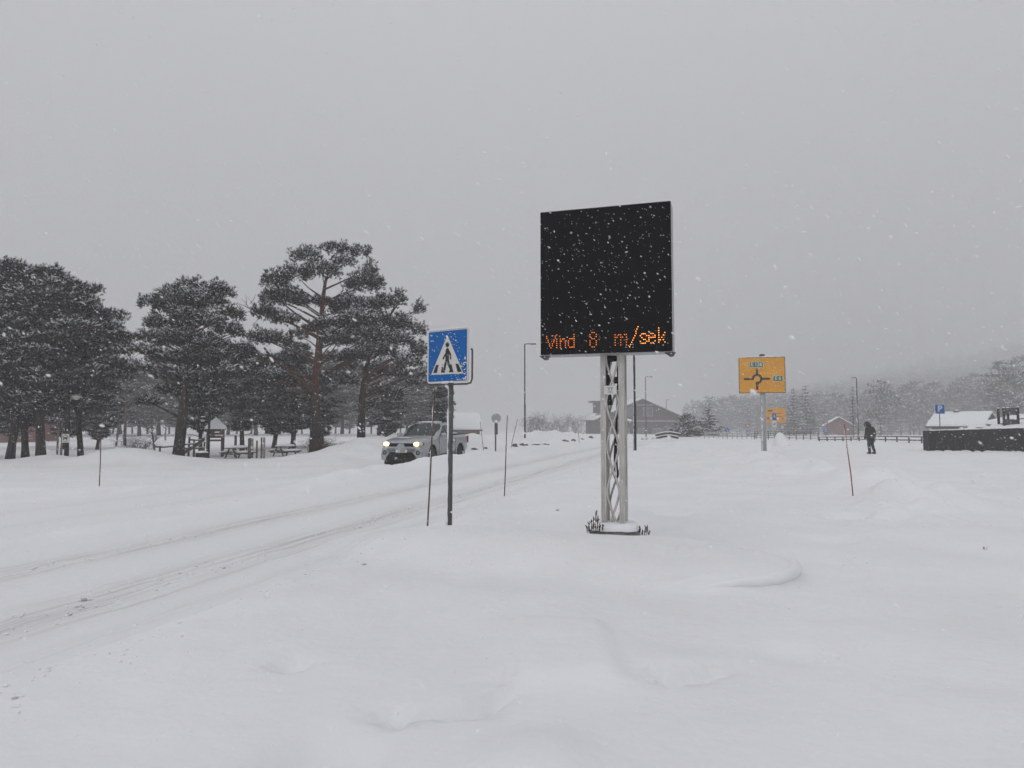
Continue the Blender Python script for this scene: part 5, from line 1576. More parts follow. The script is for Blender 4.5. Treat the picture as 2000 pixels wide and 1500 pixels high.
face_snow(pl, [s_ for s_ in [(W / 2 - rr.random() ** 2 * W, Hh / 2 - rr.random() * Hh, rr.uniform(0.008, 0.035), rr.uniform(0.006, 0.014)) for _ in range(80)] if not (abs(s_[0] + 0.27) < 0.4 and abs(s_[1] - 0.57) < 0.2) and not (abs(s_[0] - 0.80) < 0.3 and abs(s_[1] + 0.19) < 0.2)], -0.167, 16)
mb = MB(); mb.tube([(-W / 2 + 0.05 + (W - 0.1) * t_, -0.14, zc + Hh / 2 + 0.01) for t_ in np.linspace(0, 1, 20)], 0.03, n=6, jitter=0.3); mb.build('snow_cap', [M_snowcap], ys, smooth=True).location = (-0.09, 0, 0)
plaster(ys, 0, 0.05, 0.0, zc - 1.2, 0.135, 9, 0.05, R(230))

YS = 88.0; p = on_ground(1515, YS)
t = thing('direction_sign', 'smaller hazy yellow direction sign behind the parking post', 'road sign', p, R(-6))
zc = at(1514, 811, YS).z - p.z
for sx in (-0.8, 0.8):
    mb = MB(); mb.tube([(sx, 0.05, -0.3), (sx, 0.05, zc + 0.8)], 0.06, n=8); mb.build('post', [M_galv], t, smooth=True)
mb = MB(); mb.prism(rounded(2.4, 1.8, 0.03), -0.08, -0.04); pl = mb.build('sign_plate', [M_yellow], t); pl.location = (0, 0, zc)
for (x, z, w, h, m) in ((-0.6, 0.55, 0.55, 0.24, M_green), (-0.85, -0.4, 0.28, 0.26, M_blue), (-0.5, -0.4, 0.26, 0.26, M_white), (0.35, 0.2, 0.9, 0.08, M_amber), (0.35, -0.15, 0.9, 0.08, M_amber)):
    mb = MB(); mb.prism(rounded(w, h, 0.02), -0.086, -0.079); mb.build('sign_panel', [m], pl).location = (x, 0, z)
mb = MB(); mb.prism([(0.75, -0.42), (0.95, -0.30), (0.95, -0.54)], -0.086, -0.079); mb.build('arrow', [M_sblack], pl)

# blue and white parking post in front of it
YS = 56.0; p = on_ground(1513, YS)
t = thing('parking_post', 'slim post with a blue panel above a white one before the far yellow sign', 'road sign', p, R(-6))
zb = at(1513, 814, YS).z - p.z
mb = MB(); mb.tube([(0, 0.04, -0.4), (0, 0.04, zb + 0.25)], 0.045, n=8); mb.build('post', [M_galv], t, smooth=True)
mb = MB(); mb.prism(rounded(0.30, 0.56, 0.03), -0.03, -0.01); bp_ = mb.build('blue_panel', [M_blue], t); bp_.location = (0, 0, zb)
mb = MB(); mb.prism(circle(0.045, 12, 0.0, 0.13), -0.034, -0.029); mb.prism([(-0.05, 0.07), (0.03, 0.07), (0.09, -0.08), (0.04, -0.09), (0.0, 0.0), (-0.06, -0.02)], -0.034, -0.029); mb.build('symbol', [M_white], bp_)
mb = MB(); mb.prism(rounded(0.32, 0.54, 0.02), -0.03, -0.01); wp = mb.build('white_panel', [M_white], t); wp.location = (0, 0, zb - 0.57)
mb = MB(); mb.prism([(-0.09, 0.0), (-0.02, 0.02), (0.09, 0.12), (0.07, 0.02), (0.03, -0.10), (-0.02, -0.02), (-0.07, -0.10)], -0.034, -0.029); mb.build('symbol', [M_sblack], wp)
mb = MB(); mb.lathe([(0.95, -0.3), (0.80, 0.1), (0.62, 0.4), (0.42, 0.75), (0.26, 0.92), (0.10, 0.98), (0.02, 0.99)], 20, (0, 0, 0)); mb.v = [(x * 0.75 * (1 + 0.08 * math.sin(3 * x + 7 * z)) - 0.12 * max(z, 0), y_, z) for x, y_, z in mb.v]
o = mb.build('snow_pile', [M_snow], smooth=True); q_ = on_ground(1526, 54.5); o.location = q_
tag(o, 'pointed little heap of snow beside the parking post', 'snow pile')


def small_signs(label, px, Yb, tri_py, cir_py, seed):
    p = on_ground(px, Yb); t = thing('yield_sign', label, 'road sign', p, 0, 'roundabout entry signs')
    z1, z2 = at(px, tri_py, Yb).z - p.z, at(px, cir_py, Yb).z - p.z
    mb = MB(); mb.tube([(0, 0.04, -0.3), (0, 0.04, z1 + 0.2)], 0.045, n=8); mb.build('post', [M_galv], t, smooth=True)
    s = 0.40
    mb = MB(); mb.prism([(-s, s * 0.62), (s, s * 0.62), (0, -s * 0.85)], -0.03, -0.01); a = mb.build('yield_plate', [M_red], t); a.location = (0, 0, z1)
    mb = MB(); mb.prism([(-s * 0.62, s * 0.40), (s * 0.62, s * 0.40), (0, -s * 0.52)], -0.034, -0.029); mb.build('white_field', [M_white], a)
    mb = MB(); mb.prism(circle(0.36, 24), -0.03, -0.01); b = mb.build('blue_disc', [M_blue], t); b.location = (0, 0, z2)
    mb = MB()
    for i in range(3):
        a0 = 90 + i * 120
        pts = [(0.22 * math.cos(R(a0 + d)), 0.22 * math.sin(R(a0 + d))) for d in range(0, 75, 15)] + [(0.14 * math.cos(R(a0 + d)), 0.14 * math.sin(R(a0 + d))) for d in range(60, -15, -15)]
        mb.prism(pts, -0.034, -0.029)
        mb.prism([(0.28 * math.cos(R(a0 + 62)), 0.28 * math.sin(R(a0 + 62))), (0.18 * math.cos(R(a0 + 95)), 0.18 * math.sin(R(a0 + 95))), (0.08 * math.cos(R(a0 + 62)), 0.08 * math.sin(R(a0 + 62)))], -0.0345, -0.029)
    mb.build('ring_arrows', [M_white], b)


small_signs('yield triangle over a blue roundabout disc left of the big yellow sign\'s post', 1461, 100.0, 832, 846, 1)
small_signs('yield triangle over a blue roundabout disc left of the red shed', 1613, 96.0, 828, 841, 2)
YS = 98.0; p = on_ground(1420, YS)
t = thing('keep_right_sign', 'blue keep-right disc on a yellow bollard beside the guardrail', 'road sign', p)
zb = at(1420, 840, YS).z - p.z
mb = MB(); mb.tube([(0, 0.03, -0.3), (0, 0.03, zb)], 0.05, n=8); mb.build('post', [M_greysteel], t)
mb = MB(); mb.prism(circle(0.33, 24), -0.05, -0.03); a = mb.build('blue_disc', [M_blue], t); a.location = (0, 0, zb)
mb = MB(); mb.prism([(-0.18, 0.20), (-0.12, 0.25), (0.10, -0.04), (0.17, 0.02), (0.17, -0.2), (-0.03, -0.15), (0.04, -0.09)], -0.054, -0.049); mb.build('arrow', [M_white], a)
mb = MB(); mb.lathe([(0.14, 0), (0.14, 0.75), (0.08, 0.85)], 12, (0, 0, -0.1)); mb.build('bollard', [M_yellow], t, smooth=True)
p = on_ground(1717, 92.0); t = thing('yield_sign', 'faint yield triangle just right of the walker', 'road sign', p, 0, 'roundabout entry signs')
zb = at(1717, 844, 92.0).z - p.z; s = 0.36
mb = MB(); mb.tube([(0, 0.03, -0.3), (0, 0.03, zb)], 0.04, n=8); mb.build('post', [M_galv], t)
mb = MB(); mb.prism([(-s, s * 0.62), (s, s * 0.62), (0, -s * 0.85)], -0.03, -0.01); a = mb.build('yield_plate', [M_red], t); a.location = (0, 0, zb)
mb = MB(); mb.prism([(-s * 0.62, s * 0.40), (s * 0.62, s * 0.40), (0, -s * 0.52)], -0.034, -0.029); mb.build('white_field', [M_white], a)

# parking sign
YS = 47.5; x = at(1835, 800, YS).x
p = Vector((x, YS, gz(x, YS)))
t = thing('parking_sign', 'blue square parking sign with a white letter behind the black wall', 'road sign', p, R(-4))
zb = at(1835, 799, YS).z - p.z; S = 0.64
mb = MB(); mb.tube([(0, 0.03, -0.3), (0, 0.03, zb + 0.2)], 0.03, n=8); mb.build('post', [M_greysteel], t, smooth=True)
mb = MB(); mb.prism(rounded(S, S, 0.04), -0.03, -0.012); a = mb.build('sign_plate', [M_white], t); a.location = (0, 0, zb)
mb = MB(); mb.prism(rounded(S - 0.04, S - 0.04, 0.03), -0.034, -0.029); mb.build('blue_field', [M_blue], a)
text_mesh('lettering', 'P', 0.58, M_white, a, (0, -0.037, 0.0), extrude=0.002)

# ------------------------------------------------------------------ black wooden wall, mound, play frame and house to the right
YW = 44.0
pA, pB = at(1815, 860, YW + 0.5), at(2060, 860, YW - 1.5)
dirv = Vector((pB.x - pA.x, pB.y - pA.y, 0)); Lw = dirv.length; ang = math.atan2(dirv.y, dirv.x)
zA = gz(pA.x, pA.y)
wl_ = thing('wooden_wall', 'long low black wooden wall topped with snow at the yard\'s edge', 'wall', (pA.x, pA.y, zA), ang)
topA = at(1820, 841, YW + 0.5).z - zA; topB = at(2060, 834, YW - 1.5).z - zA
npan = 7; pw = Lw / npan


def panel_mesh(w, h0, h1):
    mb = MB(); nb = 9; bw = w / nb
    for i in range(nb):
        ha, hb = h0 + (h1 - h0) * i / nb, h0 + (h1 - h0) * (i + 1) / nb
        d = 0.012 * (i % 2)
        x0, x1 = i * bw + 0.004, (i + 1) * bw - 0.004
        vs = [(x0, d, -0.3), (x1, d, -0.3), (x1, 0.06, -0.3), (x0, 0.06, -0.3), (x0, d, ha), (x1, d, hb), (x1, 0.06, hb), (x0, 0.06, ha)]
        mb.add(vs, [(0, 3, 2, 1), (4, 5, 6, 7), (0, 1, 5, 4), (1, 2, 6, 5), (2, 3, 7, 6), (3, 0, 4, 7)])
    mb.box((w / 2, 0.085, (h0 - 0.35) / 2), (w - 0.01, 0.04, h0 + 0.25))
    return mb


for i in range(npan):
    h0, h1 = topA + (topB - topA) * i / npan, topA + (topB - topA) * (i + 1) / npan
    panel_mesh(pw - 0.02, h0, h1).build('panel', [M_darkwood], wl_).location = (i * pw, 0, 0)
    mb = MB(); mb.box((0, 0.05, (h0 - 0.3) / 2), (0.10, 0.14, h0 + 0.3)); mb.build('post', [M_darkwood], wl_).location = (i * pw - 0.005, -0.045, 0)
mb = MB(); mb.box((0.0, 0.75, topA / 2 - 0.14), (0.09, 1.3, topA + 0.26)); mb.build('end_panel', [M_darkwood], wl_)
mb = MB()
for i in range(60):
    t_ = i / 59; 
mb.tube([(Lw * i / 59, 0.05, topA + (topB - topA) * i / 59 + 0.015) for i in range(60)], 0.06, n=8, jitter=0.15, flat=(1.3, 0.6)); mb.build('snow_cap', [M_snowcap], wl_, smooth=True)
rr = random.Random(3); mb = MB()
for i in range(26):
    mb.blob((rr.uniform(0, Lw), -0.06, -0.03), (rr.uniform(0.12, 0.4), 0.12, rr.uniform(0.05, 0.14)), 10, 6, 0.15, seed=i)
mb.build('snow_drift', [M_snow], wl_, smooth=True)['kind'] = 'stuff'
# vertical battens on the near end of the wall
for i in range(6):
    mb = MB(); mb.box((0, -0.075, 0.5), (0.045, 0.05, 1.1)); mb.build('batten', [M_wood], wl_).location = ((at(1987, 860, YW).x - pA.x) + i * 0.19, 0, 0)

mnd = MB(); nxm, nym = 50, 26
for j in range(nym):
    for i in range(nxm):
        u, v = i / (nxm - 1), j / (nym - 1)
        y = 45.2 + v * 12; x = 0.604 * y + u * 13.0
        prof = np.interp(u, [0, 0.05, 0.2, 0.36, 0.5, 1.0], [-0.4, 1.2, 1.75, 2.2, 2.45, 2.7]) * (0.35 + 0.65 * math.sin(min(1.0, 0.30 + v * 1.2) * math.pi / 2)) * (1 - float(sstep(0.75, 1.0, v)) * 1.2)
        if j == 0: prof = min(prof, 0.9)
        mnd.v.append((x, y, prof + 0.10 * float(fbm(np.array([x * 0.7]), np.array([y * 0.7]), 3)[0])))
for j in range(nym - 1):
    for i in range(nxm - 1):
        a = j * nxm + i; mnd.f.append((a, a + 1, a + 1 + nxm, a + nxm)); mnd.m.append(0)
o = mnd.build('snow_mound', [M_snow], smooth=True); tag(o, 'sloping snow mound heaped behind the black wooden wall', None, kind='structure')
rr = random.Random(12)
for i, (px, py) in enumerate(((1878, 833), (1860, 836), (1921, 829), (1952, 827), (1905, 835), (1868, 838))):
    mb = bush(60 + i, 0.10, 0.5, 16, thick=0.010); o = mb.build('grass_clump', [M_grass]); p = at(px, py, 47.0); o.location = (p.x, 46.6, p.z - 0.05)
    tag(o, 'dark grass tuft on the snow mound behind the black wall, ' + ('near the parking sign' if px < 1890 else 'near the play frame'), 'grass', 'grass tufts on the mound')

YF = 46.4; p = at(1976, 836, YF)
pf = thing('play_structure', 'black wooden play tower frame with snow-capped posts above the black wall', 'play frame', (p.x, YF, p.z - 0.4), R(-8))
k = px_m(YF)
for (dx, dy, hh) in ((-0.45, 0, 1.72), (0.40, 0, 1.75), (0.18, 0.75, 1.72), (-0.40, 0.75, 1.70)):
    mb = MB(); mb.box((dx, dy, hh / 2), (0.115, 0.115, hh)); mb.build('post', [M_black], pf)
    mb = MB(); mb.blob((dx, dy, hh + 0.02), (0.09, 0.09, 0.045), 10, 6, 0.1); mb.build('snow_cap', [M_snowcap], pf, smooth=True)
# arched top board and lower board
arch = [(-0.39, 1.70), (-0.39, 1.28), (-0.25, 1.33), (-0.10, 1.36), (0.02, 1.33), (0.16, 1.26), (0.34, 1.24), (0.34, 1.70)]
mb = MB(); mb.prism(arch, 0.01, 0.05); mb.build('arch_board', [mat('grey_board', (0.045, 0.044, 0.044), 0.8, vary=0.25)], pf)
mb = MB(); mb.prism([(-0.39, 0.36), (0.34, 0.36), (0.34, 0.98), (0.28, 0.94), (0.1, 0.98), (-0.2, 0.96), (-0.39, 1.0)], 0.011, 0.05); mb.build('lower_board', [mat('grey_board', (0.07, 0.068, 0.066), 0.8, vary=0.25)], pf)
mb = MB(); mb.prism([(-0.06, 0.62), (-0.02, 0.62), (-0.02, 0.86), (-0.06, 0.86)], -0.004, 0.008); mb.build('slot', [M_trim], pf)
mb = MB(); mb.tube([(0.40, 0.0, 0.98), (0.8, 0.0, 1.02), (1.4, 0, 1.2)], 0.03, n=6); mb.build('handrail', [M_black], pf)
mb = MB(); mb.tube([(0.40, 0.0, 0.62), (1.4, 0, 0.7)], 0.03, n=6); mb.build('handrail', [M_black], pf)


def house(name, label, loc, rz, W, D, wall_h, ridge_h, wall_m, over=0.4, snow=0.18, roof_along='y', chimney=None, windows=(), bands=(), door=None, group=None):
    """gabled house: gable faces local -y (roof_along 'y') or the eaves face it (roof_along 'x'); base centre at origin"""
    t = thing(name, label, 'house', loc, rz, group)
    mb = MB()
    if roof_along == 'y':
        mb.prism([(-W / 2, -1.5), (W / 2, -1.5), (W / 2, wall_h), (0, ridge_h), (-W / 2, wall_h)], -D / 2, D / 2)
        mb.build('wall', [wall_m], t)
        s = (ridge_h - wall_h) / (W / 2)
        for sx in (-1, 1):
            e = W / 2 + over
            poly = [(0, ridge_h + 0.02), (sx * e, ridge_h - s * e + 0.02), (sx * e, ridge_h - s * e + 0.20), (0, ridge_h + 0.20)]
            mb = MB(); mb.prism(poly, -D / 2 - over, D / 2 + over); rf = mb.build('roof', [M_roofdark], t)
            poly = [(0, ridge_h + 0.205), (sx * e, ridge_h - s * e + 0.205), (sx * e * 0.99, ridge_h - s * e + 0.205 + snow), (0, ridge_h + 0.205 + snow)]
            mb = MB(); mb.prism(poly, -D / 2 - over * 0.9, D / 2 + over * 0.9); mb.build('roof_snow', [M_snowcap], rf)
    else:
        mb.box((0, 0, wall_h / 2 - 0.75), (W, D, wall_h + 1.5)); 
        for sx in (-1, 1):
            mb.add([(sx * W / 2, -D / 2, wall_h), (sx * W / 2, D / 2, wall_h), (sx * W / 2, 0, ridge_h), (sx * (W / 2 - 0.1), -D / 2, wall_h), (sx * (W / 2 - 0.1), D / 2, wall_h), (sx * (W / 2 - 0.1), 0, ridge_h)], [(0, 1, 2), (3, 5, 4), (0, 2, 5, 3), (1, 4, 5, 2)])
        mb.build('wall', [wall_m], t)
        s = (ridge_h - wall_h) / (D / 2)
        for sy in (-1, 1):
            e = D / 2 + over
            ring_ = lambda x, a, b: [(x, 0, ridge_h + a), (x, sy * e, ridge_h - s * e + a), (x, sy * e, ridge_h - s * e + b), (x, 0, ridge_h + b)]
            mb = loft([[Vector(q) for q in ring_(-W / 2 - over, 0.02, 0.2)], [Vector(q) for q in ring_(W / 2 + over, 0.02, 0.2)]]); rf = mb.build('roof', [M_roofdark], t)
            mb = loft([[Vector(q) for q in ring_(-W / 2 - over * 0.9, 0.205, 0.205 + snow)], [Vector(q) for q in ring_(W / 2 + over * 0.9, 0.205, 0.205 + snow)]]); mb.build('roof_snow', [M_snowcap], rf)
    for (x, z, w, h) in windows:
        mb = MB(); mb.box((x, -D / 2 - 0.03, z), (w + 0.24, 0.06, h + 0.24)); fr = mb.build('window', [M_trim], t)
        nc = 2 if w > 0.9 else 1
        for c_ in range(nc):
            mb = MB(); mb.box((x - w / 2 + w * (c_ + 0.5) / nc, -D / 2 - 0.05, z), (w / nc - 0.08, 0.06, h - 0.04)); mb.build('pane', [M_win], fr)
    for (z, h) in bands:
        hwid = W if z <= wall_h else W * (ridge_h - z) / (ridge_h - wall_h)
        mb = MB(); mb.box((0, -D / 2 - 0.03, z), (hwid - 0.02, 0.06, h)); mb.build('trim_band', [M_trim], t)
    if chimney:
        x, y, z, w, h = chimney
        mb = MB(); mb.box((x, y, z + h / 2), (w, w, h)); mb.box((x, y, z + h + 0.04), (w + 0.2, w + 0.2, 0.08)); ch_ = mb.build('chimney', [M_brown], t)
        mb = MB(); mb.blob((x, y, z + h + 0.12), (w * 0.6, w * 0.6, 0.12), 10, 5, 0.1); mb.build('snow_cap', [M_snowcap], ch_, smooth=True)
    if door:
        x, w, h = door
        mb = MB(); mb.box((x, -D / 2 - 0.035, h / 2), (w, 0.07, h)); d_ = mb.build('door', [M_trim], t)
        mb = MB(); mb.box((x + w * 0.4, -D / 2 - 0.09, h * 0.48), (0.1, 0.05, 0.04)); mb.build('handle', [M_greysteel], d_)
    return t


# dark gabled house behind the mast
YH = 195.0; k = px_m(YH); kf = YH / 140.0
c = at(1236, 850, YH); zb = at(1231, 862, YH).z
wh, rh = at(1231, 818, YH).z - zb, at(1240, 783, YH).z - zb
hd_ = house('gabled_house', 'big dark brown-red gabled house behind the display mast', (c.x, YH, zb), R(4), 16.2 * kf, 14.0 * kf, wh, rh, M_redhouse, 1.0 * kf, 0.3, 'y', None,
            windows=[(x * kf, z * kf if z < 3 else rh - 2.3 * kf, w_ * kf, h_ * kf) for x, z, w_, h_ in ((-2.5, 9, 1.7, 1.5), (1.2, 9, 1.7, 1.5), (-6.2, 1.9, 1.5, 1.3), (-3.2, 1.9, 1.5, 1.3), (0.2, 1.9, 1.5, 1.3), (2.9, 1.9, 1.5, 1.3), (5.6, 1.9, 1.5, 1.3))], bands=((wh - 0.45 * kf, 0.28 * kf), (rh - 1.0 * kf, 0.22 * kf)))
mb = MB(); mb.box((-6.6 * kf, 0.5, wh + 2.2 * kf), (1.8 * kf, 3.5 * kf, 2.2 * kf)); mb.box((-6.9 * kf, 0.5, wh + 3.35 * kf), (3.0 * kf, 4.2 * kf, 0.22 * kf)); mb.build('dormer', [M_redhouse], hd_)

# red shed by the lamp
YH = 160.0; c = at(1637, 860, YH); zb = at(1637, 863, YH).z
sh = house('red_shed', 'small faded red gabled shed left of the tall street lamp', (c.x, YH, zb), R(-20), 5.6, 6.6, at(1637, 832, YH).z - zb, at(1637, 817, YH).z - zb, M_redhouse2, 0.4, 0.22, 'y', None, windows=(), bands=(), door=(-1.3, 1.8, 1.8))
# house whose snowy roof shows above the black wall
YH = 76.6; zb = gz(47.4, YH)
house('snow_roofed_house', 'red house with a broad snow-laden roof and chimney behind the mound', (at(1882, 840, YH).x, YH, zb), R(40), 4.6, 4.6, at(1880, 832, YH).z - zb, at(1880, 811, YH).z - zb, M_redhouse2, 0.45, 0.22, 'y', (0.0, 0.6, at(1878, 814, YH).z - zb, 0.4, 0.55), windows=((0.0, 1.0, 0.9, 0.7),))
# tan log building with a snow roof right of the pickup
YH = 105.0; c = at(896, 850, YH); zb = gz(c.x, YH)
house('log_cabin', 'tan log cabin under a thick white roof behind the pickup\'s bed', (c.x, YH, zb), R(9), 5.4, 7.4, at(893, 839, YH).z - zb, at(893, 812, YH).z - zb, M_tan, 0.35, 0.25, 'x')
# red cabin behind the pines at the left
YH = 58.0; c = at(28, 860, YH); zb = gz(c.x, YH)
house('red_cabin', 'dark red cabin half hidden behind the leftmost pines', (c.x, YH, zb), R(12), 5.0, 4.0, 2.0, 3.3, M_redhouse2, 0.4, 0.2, 'x', None, windows=((-1.2, 1.1, 0.9, 0.8), (1.2, 1.1, 0.9, 0.8)))


# ------------------------------------------------------------------ rails and fences
def rail_fence(name, label, cat, pA, pB, rails, post_h, n_posts, m, rr_=0.05, snow=True, post_r=0.06):
    d = Vector((pB.x - pA.x, pB.y - pA.y, 0)); L = d.length; an = math.atan2(d.y, d.x)
    zA, zB = pA.z, pB.z
    t = thing(name, label, cat, (pA.x, pA.y, zA), an)
    pm = MB(); pm.tube([(0, 0, -0.3), (0, 0, post_h)], [post_r, post_r * 0.95], n=7); pm = pm.mesh('fence_post', [m], True)
    for i in range(n_posts):
        o = bpy.data.objects.new('post', pm); C.objects.link(o); o.parent = t; o.location = (L * i / (n_posts - 1), 0, (zB - zA) * i / (n_posts - 1))
    rm = MB(); seg = L / (n_posts - 1); sl = (zB - zA) / (n_posts - 1)
    rm.tube([(-0.06, 0, 0), (seg / 2, 0, sl / 2 - 0.01), (seg + 0.06, 0, sl)], rr_, n=7); rm = rm.mesh('fence_rail', [m], True)
    sm = MB(); sm.tube([(0, 0, rr_), (seg / 2, 0, sl / 2 + rr_), (seg, 0, sl + rr_)], rr_ * 0.8, n=6, flat=(1.1, 0.6)); sm = sm.mesh('rail_snow', [M_snowcap], True)
    for i in range(n_posts - 1):
        for j, z in enumerate(rails):
            o = bpy.data.objects.new('rail', rm); C.objects.link(o); o.parent = t; o.location = (seg * i, -post_r - 0.01, z + sl * i)
            if snow and j == len(rails) - 1:
                s_ = bpy.data.objects.new('snow_cap', sm); C.objects.link(s_); s_.parent = o
    return t


def gpt(px, Y):
    return on_ground(px, Y)


rail_fence('guardrail', 'snow-laden steel guardrail curving to the bridge railing', 'guardrail', gpt(1376, 86), gpt(1478, 82), (0.35, 0.62), 0.66, 12, M_galv, 0.075, True, 0.05)
rail_fence('bridge_railing', 'dark four-rail bridge railing behind the yellow sign post', 'railing', gpt(1474, 80), gpt(1598, 76), (0.22, 0.45, 0.68, 0.92), 0.96, 10, M_greysteel, 0.035, True, 0.05)
rail_fence('wooden_fence', 'low two-rail wooden fence between the bridge railing and the walker', 'fence', gpt(1600, 72), gpt(1694, 70), (0.18, 0.42), 0.48, 7, M_wood, 0.05, True, 0.07)
rail_fence('wooden_fence', 'two-rail wooden fence running from the walker to the black wall', 'fence', gpt(1708, 68), gpt(1826, 60), (0.25, 0.55), 0.62, 6, M_wood, 0.055, True, 0.07)

# timber frame buried in snow at the end of the bank
YT = 84.0; p = on_ground(1303, YT)
tf = thing('timber_frame', 'snow-covered dark timber frame with a hoop by the gabled house\'s corner', 'timber frame', p, R(-8))
for (z, w, dx) in ((0.18, 2.6, 0.0), (0.55, 2.9, 0.1)):
    mb = MB(); mb.tube([(-w / 2 + dx, 0, z - 0.15), (dx - 0.4, 0, z + 0.08), (dx + 0.3, 0, z + 0.12), (w / 2 + dx, 0, z - 0.08)], 0.13, n=8); b_ = mb.build('beam', [M_darkwood], tf, smooth=True)
    mb = MB(); mb.tube([(-w / 2 + dx, 0, z + 0.0), (dx - 0.4, 0, z + 0.23), (dx + 0.3, 0, z + 0.27), (w / 2 + dx, 0, z + 0.07)], 0.10, n=8, flat=(1.2, 0.7)); mb.build('snow_cap', [M_snowcap], b_, smooth=True)
mb = MB(); mb.tube([(-0.55, 0.2, 0.6), (-0.40, 0.2, 1.25), (-0.25, 0.2, 1.42), (0.2, 0.2, 1.38), (0.75, 0.2, 1.15), (0.85, 0.2, 0.6)], 0.06, n=8); mb.build('hoop', [M_galv], tf, smooth=True)

# dark stones along the foot of the ploughed bank
rr = random.Random(8)
for i, (px, Yb, w) in enumerate(((1005, 52, .5), (1020, 54, .45), (1028, 54.5, .35), (1045, 56, .35), (1052, 57, .25), (1064, 58, .35), (1070, 58, .25), (1102, 66, .5), (1108, 66, .4), (1120, 68, .5), (1137, 72, .35), (1153, 76, .5),
                                 (1240, 80, .3), (1255, 80, .35), (1263, 80, .35), (1275, 82, .3), (925, 44, .3), (948, 46, .3), (1035, 70, .5), (1046, 71, .6), (1056, 72, .5), (1066, 73, .5))):
    mb = MB(); w *= 0.62; mb.blob((0, 0, 0), (w * rr.uniform(0.7, 1.3), w * 0.6, w * rr.uniform(0.35, 0.6)), 8, 6, 0.45, seed=i)
    o = mb.build('stone', [M_rock], smooth=True)
    q0 = at(px, 860, Yb); x = q0.x
    # slide back onto the bank's near slope
    q_ = Vector((x, Yb, gz(x, Yb)))
    o.location = q_ + Vector((0, 0, 0.02))
    tag(o, 'dark stone poking out of the ploughed snow bank ' + ('behind the pickup\'s tail' if px < 960 else 'below the nearer street lamp' if px < 1080 else 'just left of the display mast' if px < 1170 else 'in front of the gabled house'), 'stone', 'stones in the ploughed bank')
for i, (px, Yb, lab) in enumerate(((1088, 13.2, 'small dark twig lying on the snow between stake and mast'), (150, 6.2, 'small dark twig on the snow at the lower left'), (1915, 9.3, 'tiny dark twig on the snow at the far right'), (1254, 9.0, 'tiny twig just right of the short dried weed'))):
    o = bush(90 + i, 0.025, 0.09, 4, thick=0.004).build('twig', [M_bark_dry]); p = on_ground(px, Yb); o.location = p + Vector((0, 0, 0.012)); tag(o, lab, 'twig')

# ------------------------------------------------------------------ the park on the left
# lamp post with the dog sign
YP = 33.2; p = on_ground(131, YP)
t = thing('park_lamp', 'dark lamp post with a pale bowl lamp among the left pines', 'street lamp', p)
mb = MB(); mb.tube([(0, 0, -0.3), (0, 0, 2.2), (0, 0, 3.5)], [0.105, 0.09, 0.075], n=10); mb.build('post', [M_black], t, smooth=True)
zl = at(150, 777, YP).z - p.z; xl = 19 * px_m(YP)
mb = MB(); mb.tube([(0, 0, zl + 0.25), (xl * 0.6, -0.1, zl + 0.32), (xl, -0.15, zl + 0.18)], 0.025, n=7); mb.build('arm', [M_black], t, smooth=True)
mb = MB(); mb.lathe([(0.04, 0.16), (0.22, 0.07), (0.24, 0.05), (0.14, -0.03), (0.09, -0.09), (0.03, -0.11)], 16, (xl, -0.15, zl)); mb.build('lamp_bowl', [M_lampglass], t, smooth=True)
YD = YP - 0.25; pd = at(128, 856, YD)
t = thing('dog_sign', 'white sign with a black dog on the dark lamp post', 'sign', (pd.x, YD, p.z))
zb = pd.z - p.z
mb = MB(); mb.prism(rounded(0.33, 0.41, 0.01), 0.0, 0.02); pl = mb.build('sign_plate', [M_white], t); pl.location = (0, 0, zb)
mb = MB(); mb.prism(rounded(0.33, 0.41, 0.01), 0.0205, 0.03); mb.build('backing', [M_greysteel], pl)
mb = MB(); mb.prism([(-0.10, -0.10), (-0.07, -0.10), (-0.05, -0.02), (0.03, -0.03), (0.05, -0.11), (0.08, -0.11), (0.08, 0.01), (0.10, 0.05), (0.13, 0.06), (0.12, 0.09), (0.07, 0.10), (0.04, 0.05), (-0.07, 0.05), (-0.12, 0.09), (-0.13, 0.07), (-0.09, 0.02)], -0.004, 0.001); mb.build('dog_figure', [M_sblack], pl)
for x in (-0.06, 0.0, 0.06):
    mb = MB(); mb.prism(rounded(0.045, 0.03, 0.006, 1), -0.004, 0.001); mb.build('print_line', [M_sblack], pl).location = (x, 0, 0.15)
mb = MB(); mb.prism(rounded(0.16, 0.02, 0.004, 1), -0.004, 0.001); mb.build('print_line', [M_sblack], pl).location = (0, 0, -0.16)
for z_ in (-0.1, 0.1):
    mb = MB(); mb.box((0.03, 0.09, z_), (0.12, 0.13, 0.03)); mb.build('clamp', [M_greysteel], pl)

# arched park lamp
YP = 33.0; p = on_ground(408, YP); k = px_m(YP)
t = thing('park_lamp', 'black park lamp with an arched top beside the playground slide', 'street lamp', p)
zt = at(408, 800, YP).z - p.z; w = 13 * k
pts = [(0, 0, -0.3), (0, 0, zt - 0.15)] + [(-w / 2 + w / 2 * math.cos(a), 0, zt - 0.15 + 0.2 * math.sin(a)) for a in np.linspace(0.2, math.pi, 10)] + [(-w, 0, zt - 0.32)]
mb = MB(); mb.tube(pts, [0.055] * 2 + [0.04] * 11, n=8); mb.build('arched_post', [M_black], t, smooth=True)
mb = MB(); mb.lathe([(0.03, 0.10), (0.16, 0.0), (0.17, -0.03), (0.06, -0.06)], 14, (-w, 0, zt - 0.42)); mb.build('lamp_shade', [M_black], t, smooth=True)
mb = MB(); mb.lathe([(0.12, -0.03), (0.08, -0.12), (0.02, -0.14)], 12, (-w, 0, zt - 0.42)); mb.build('lamp_glass', [M_lampglass], t, smooth=True)
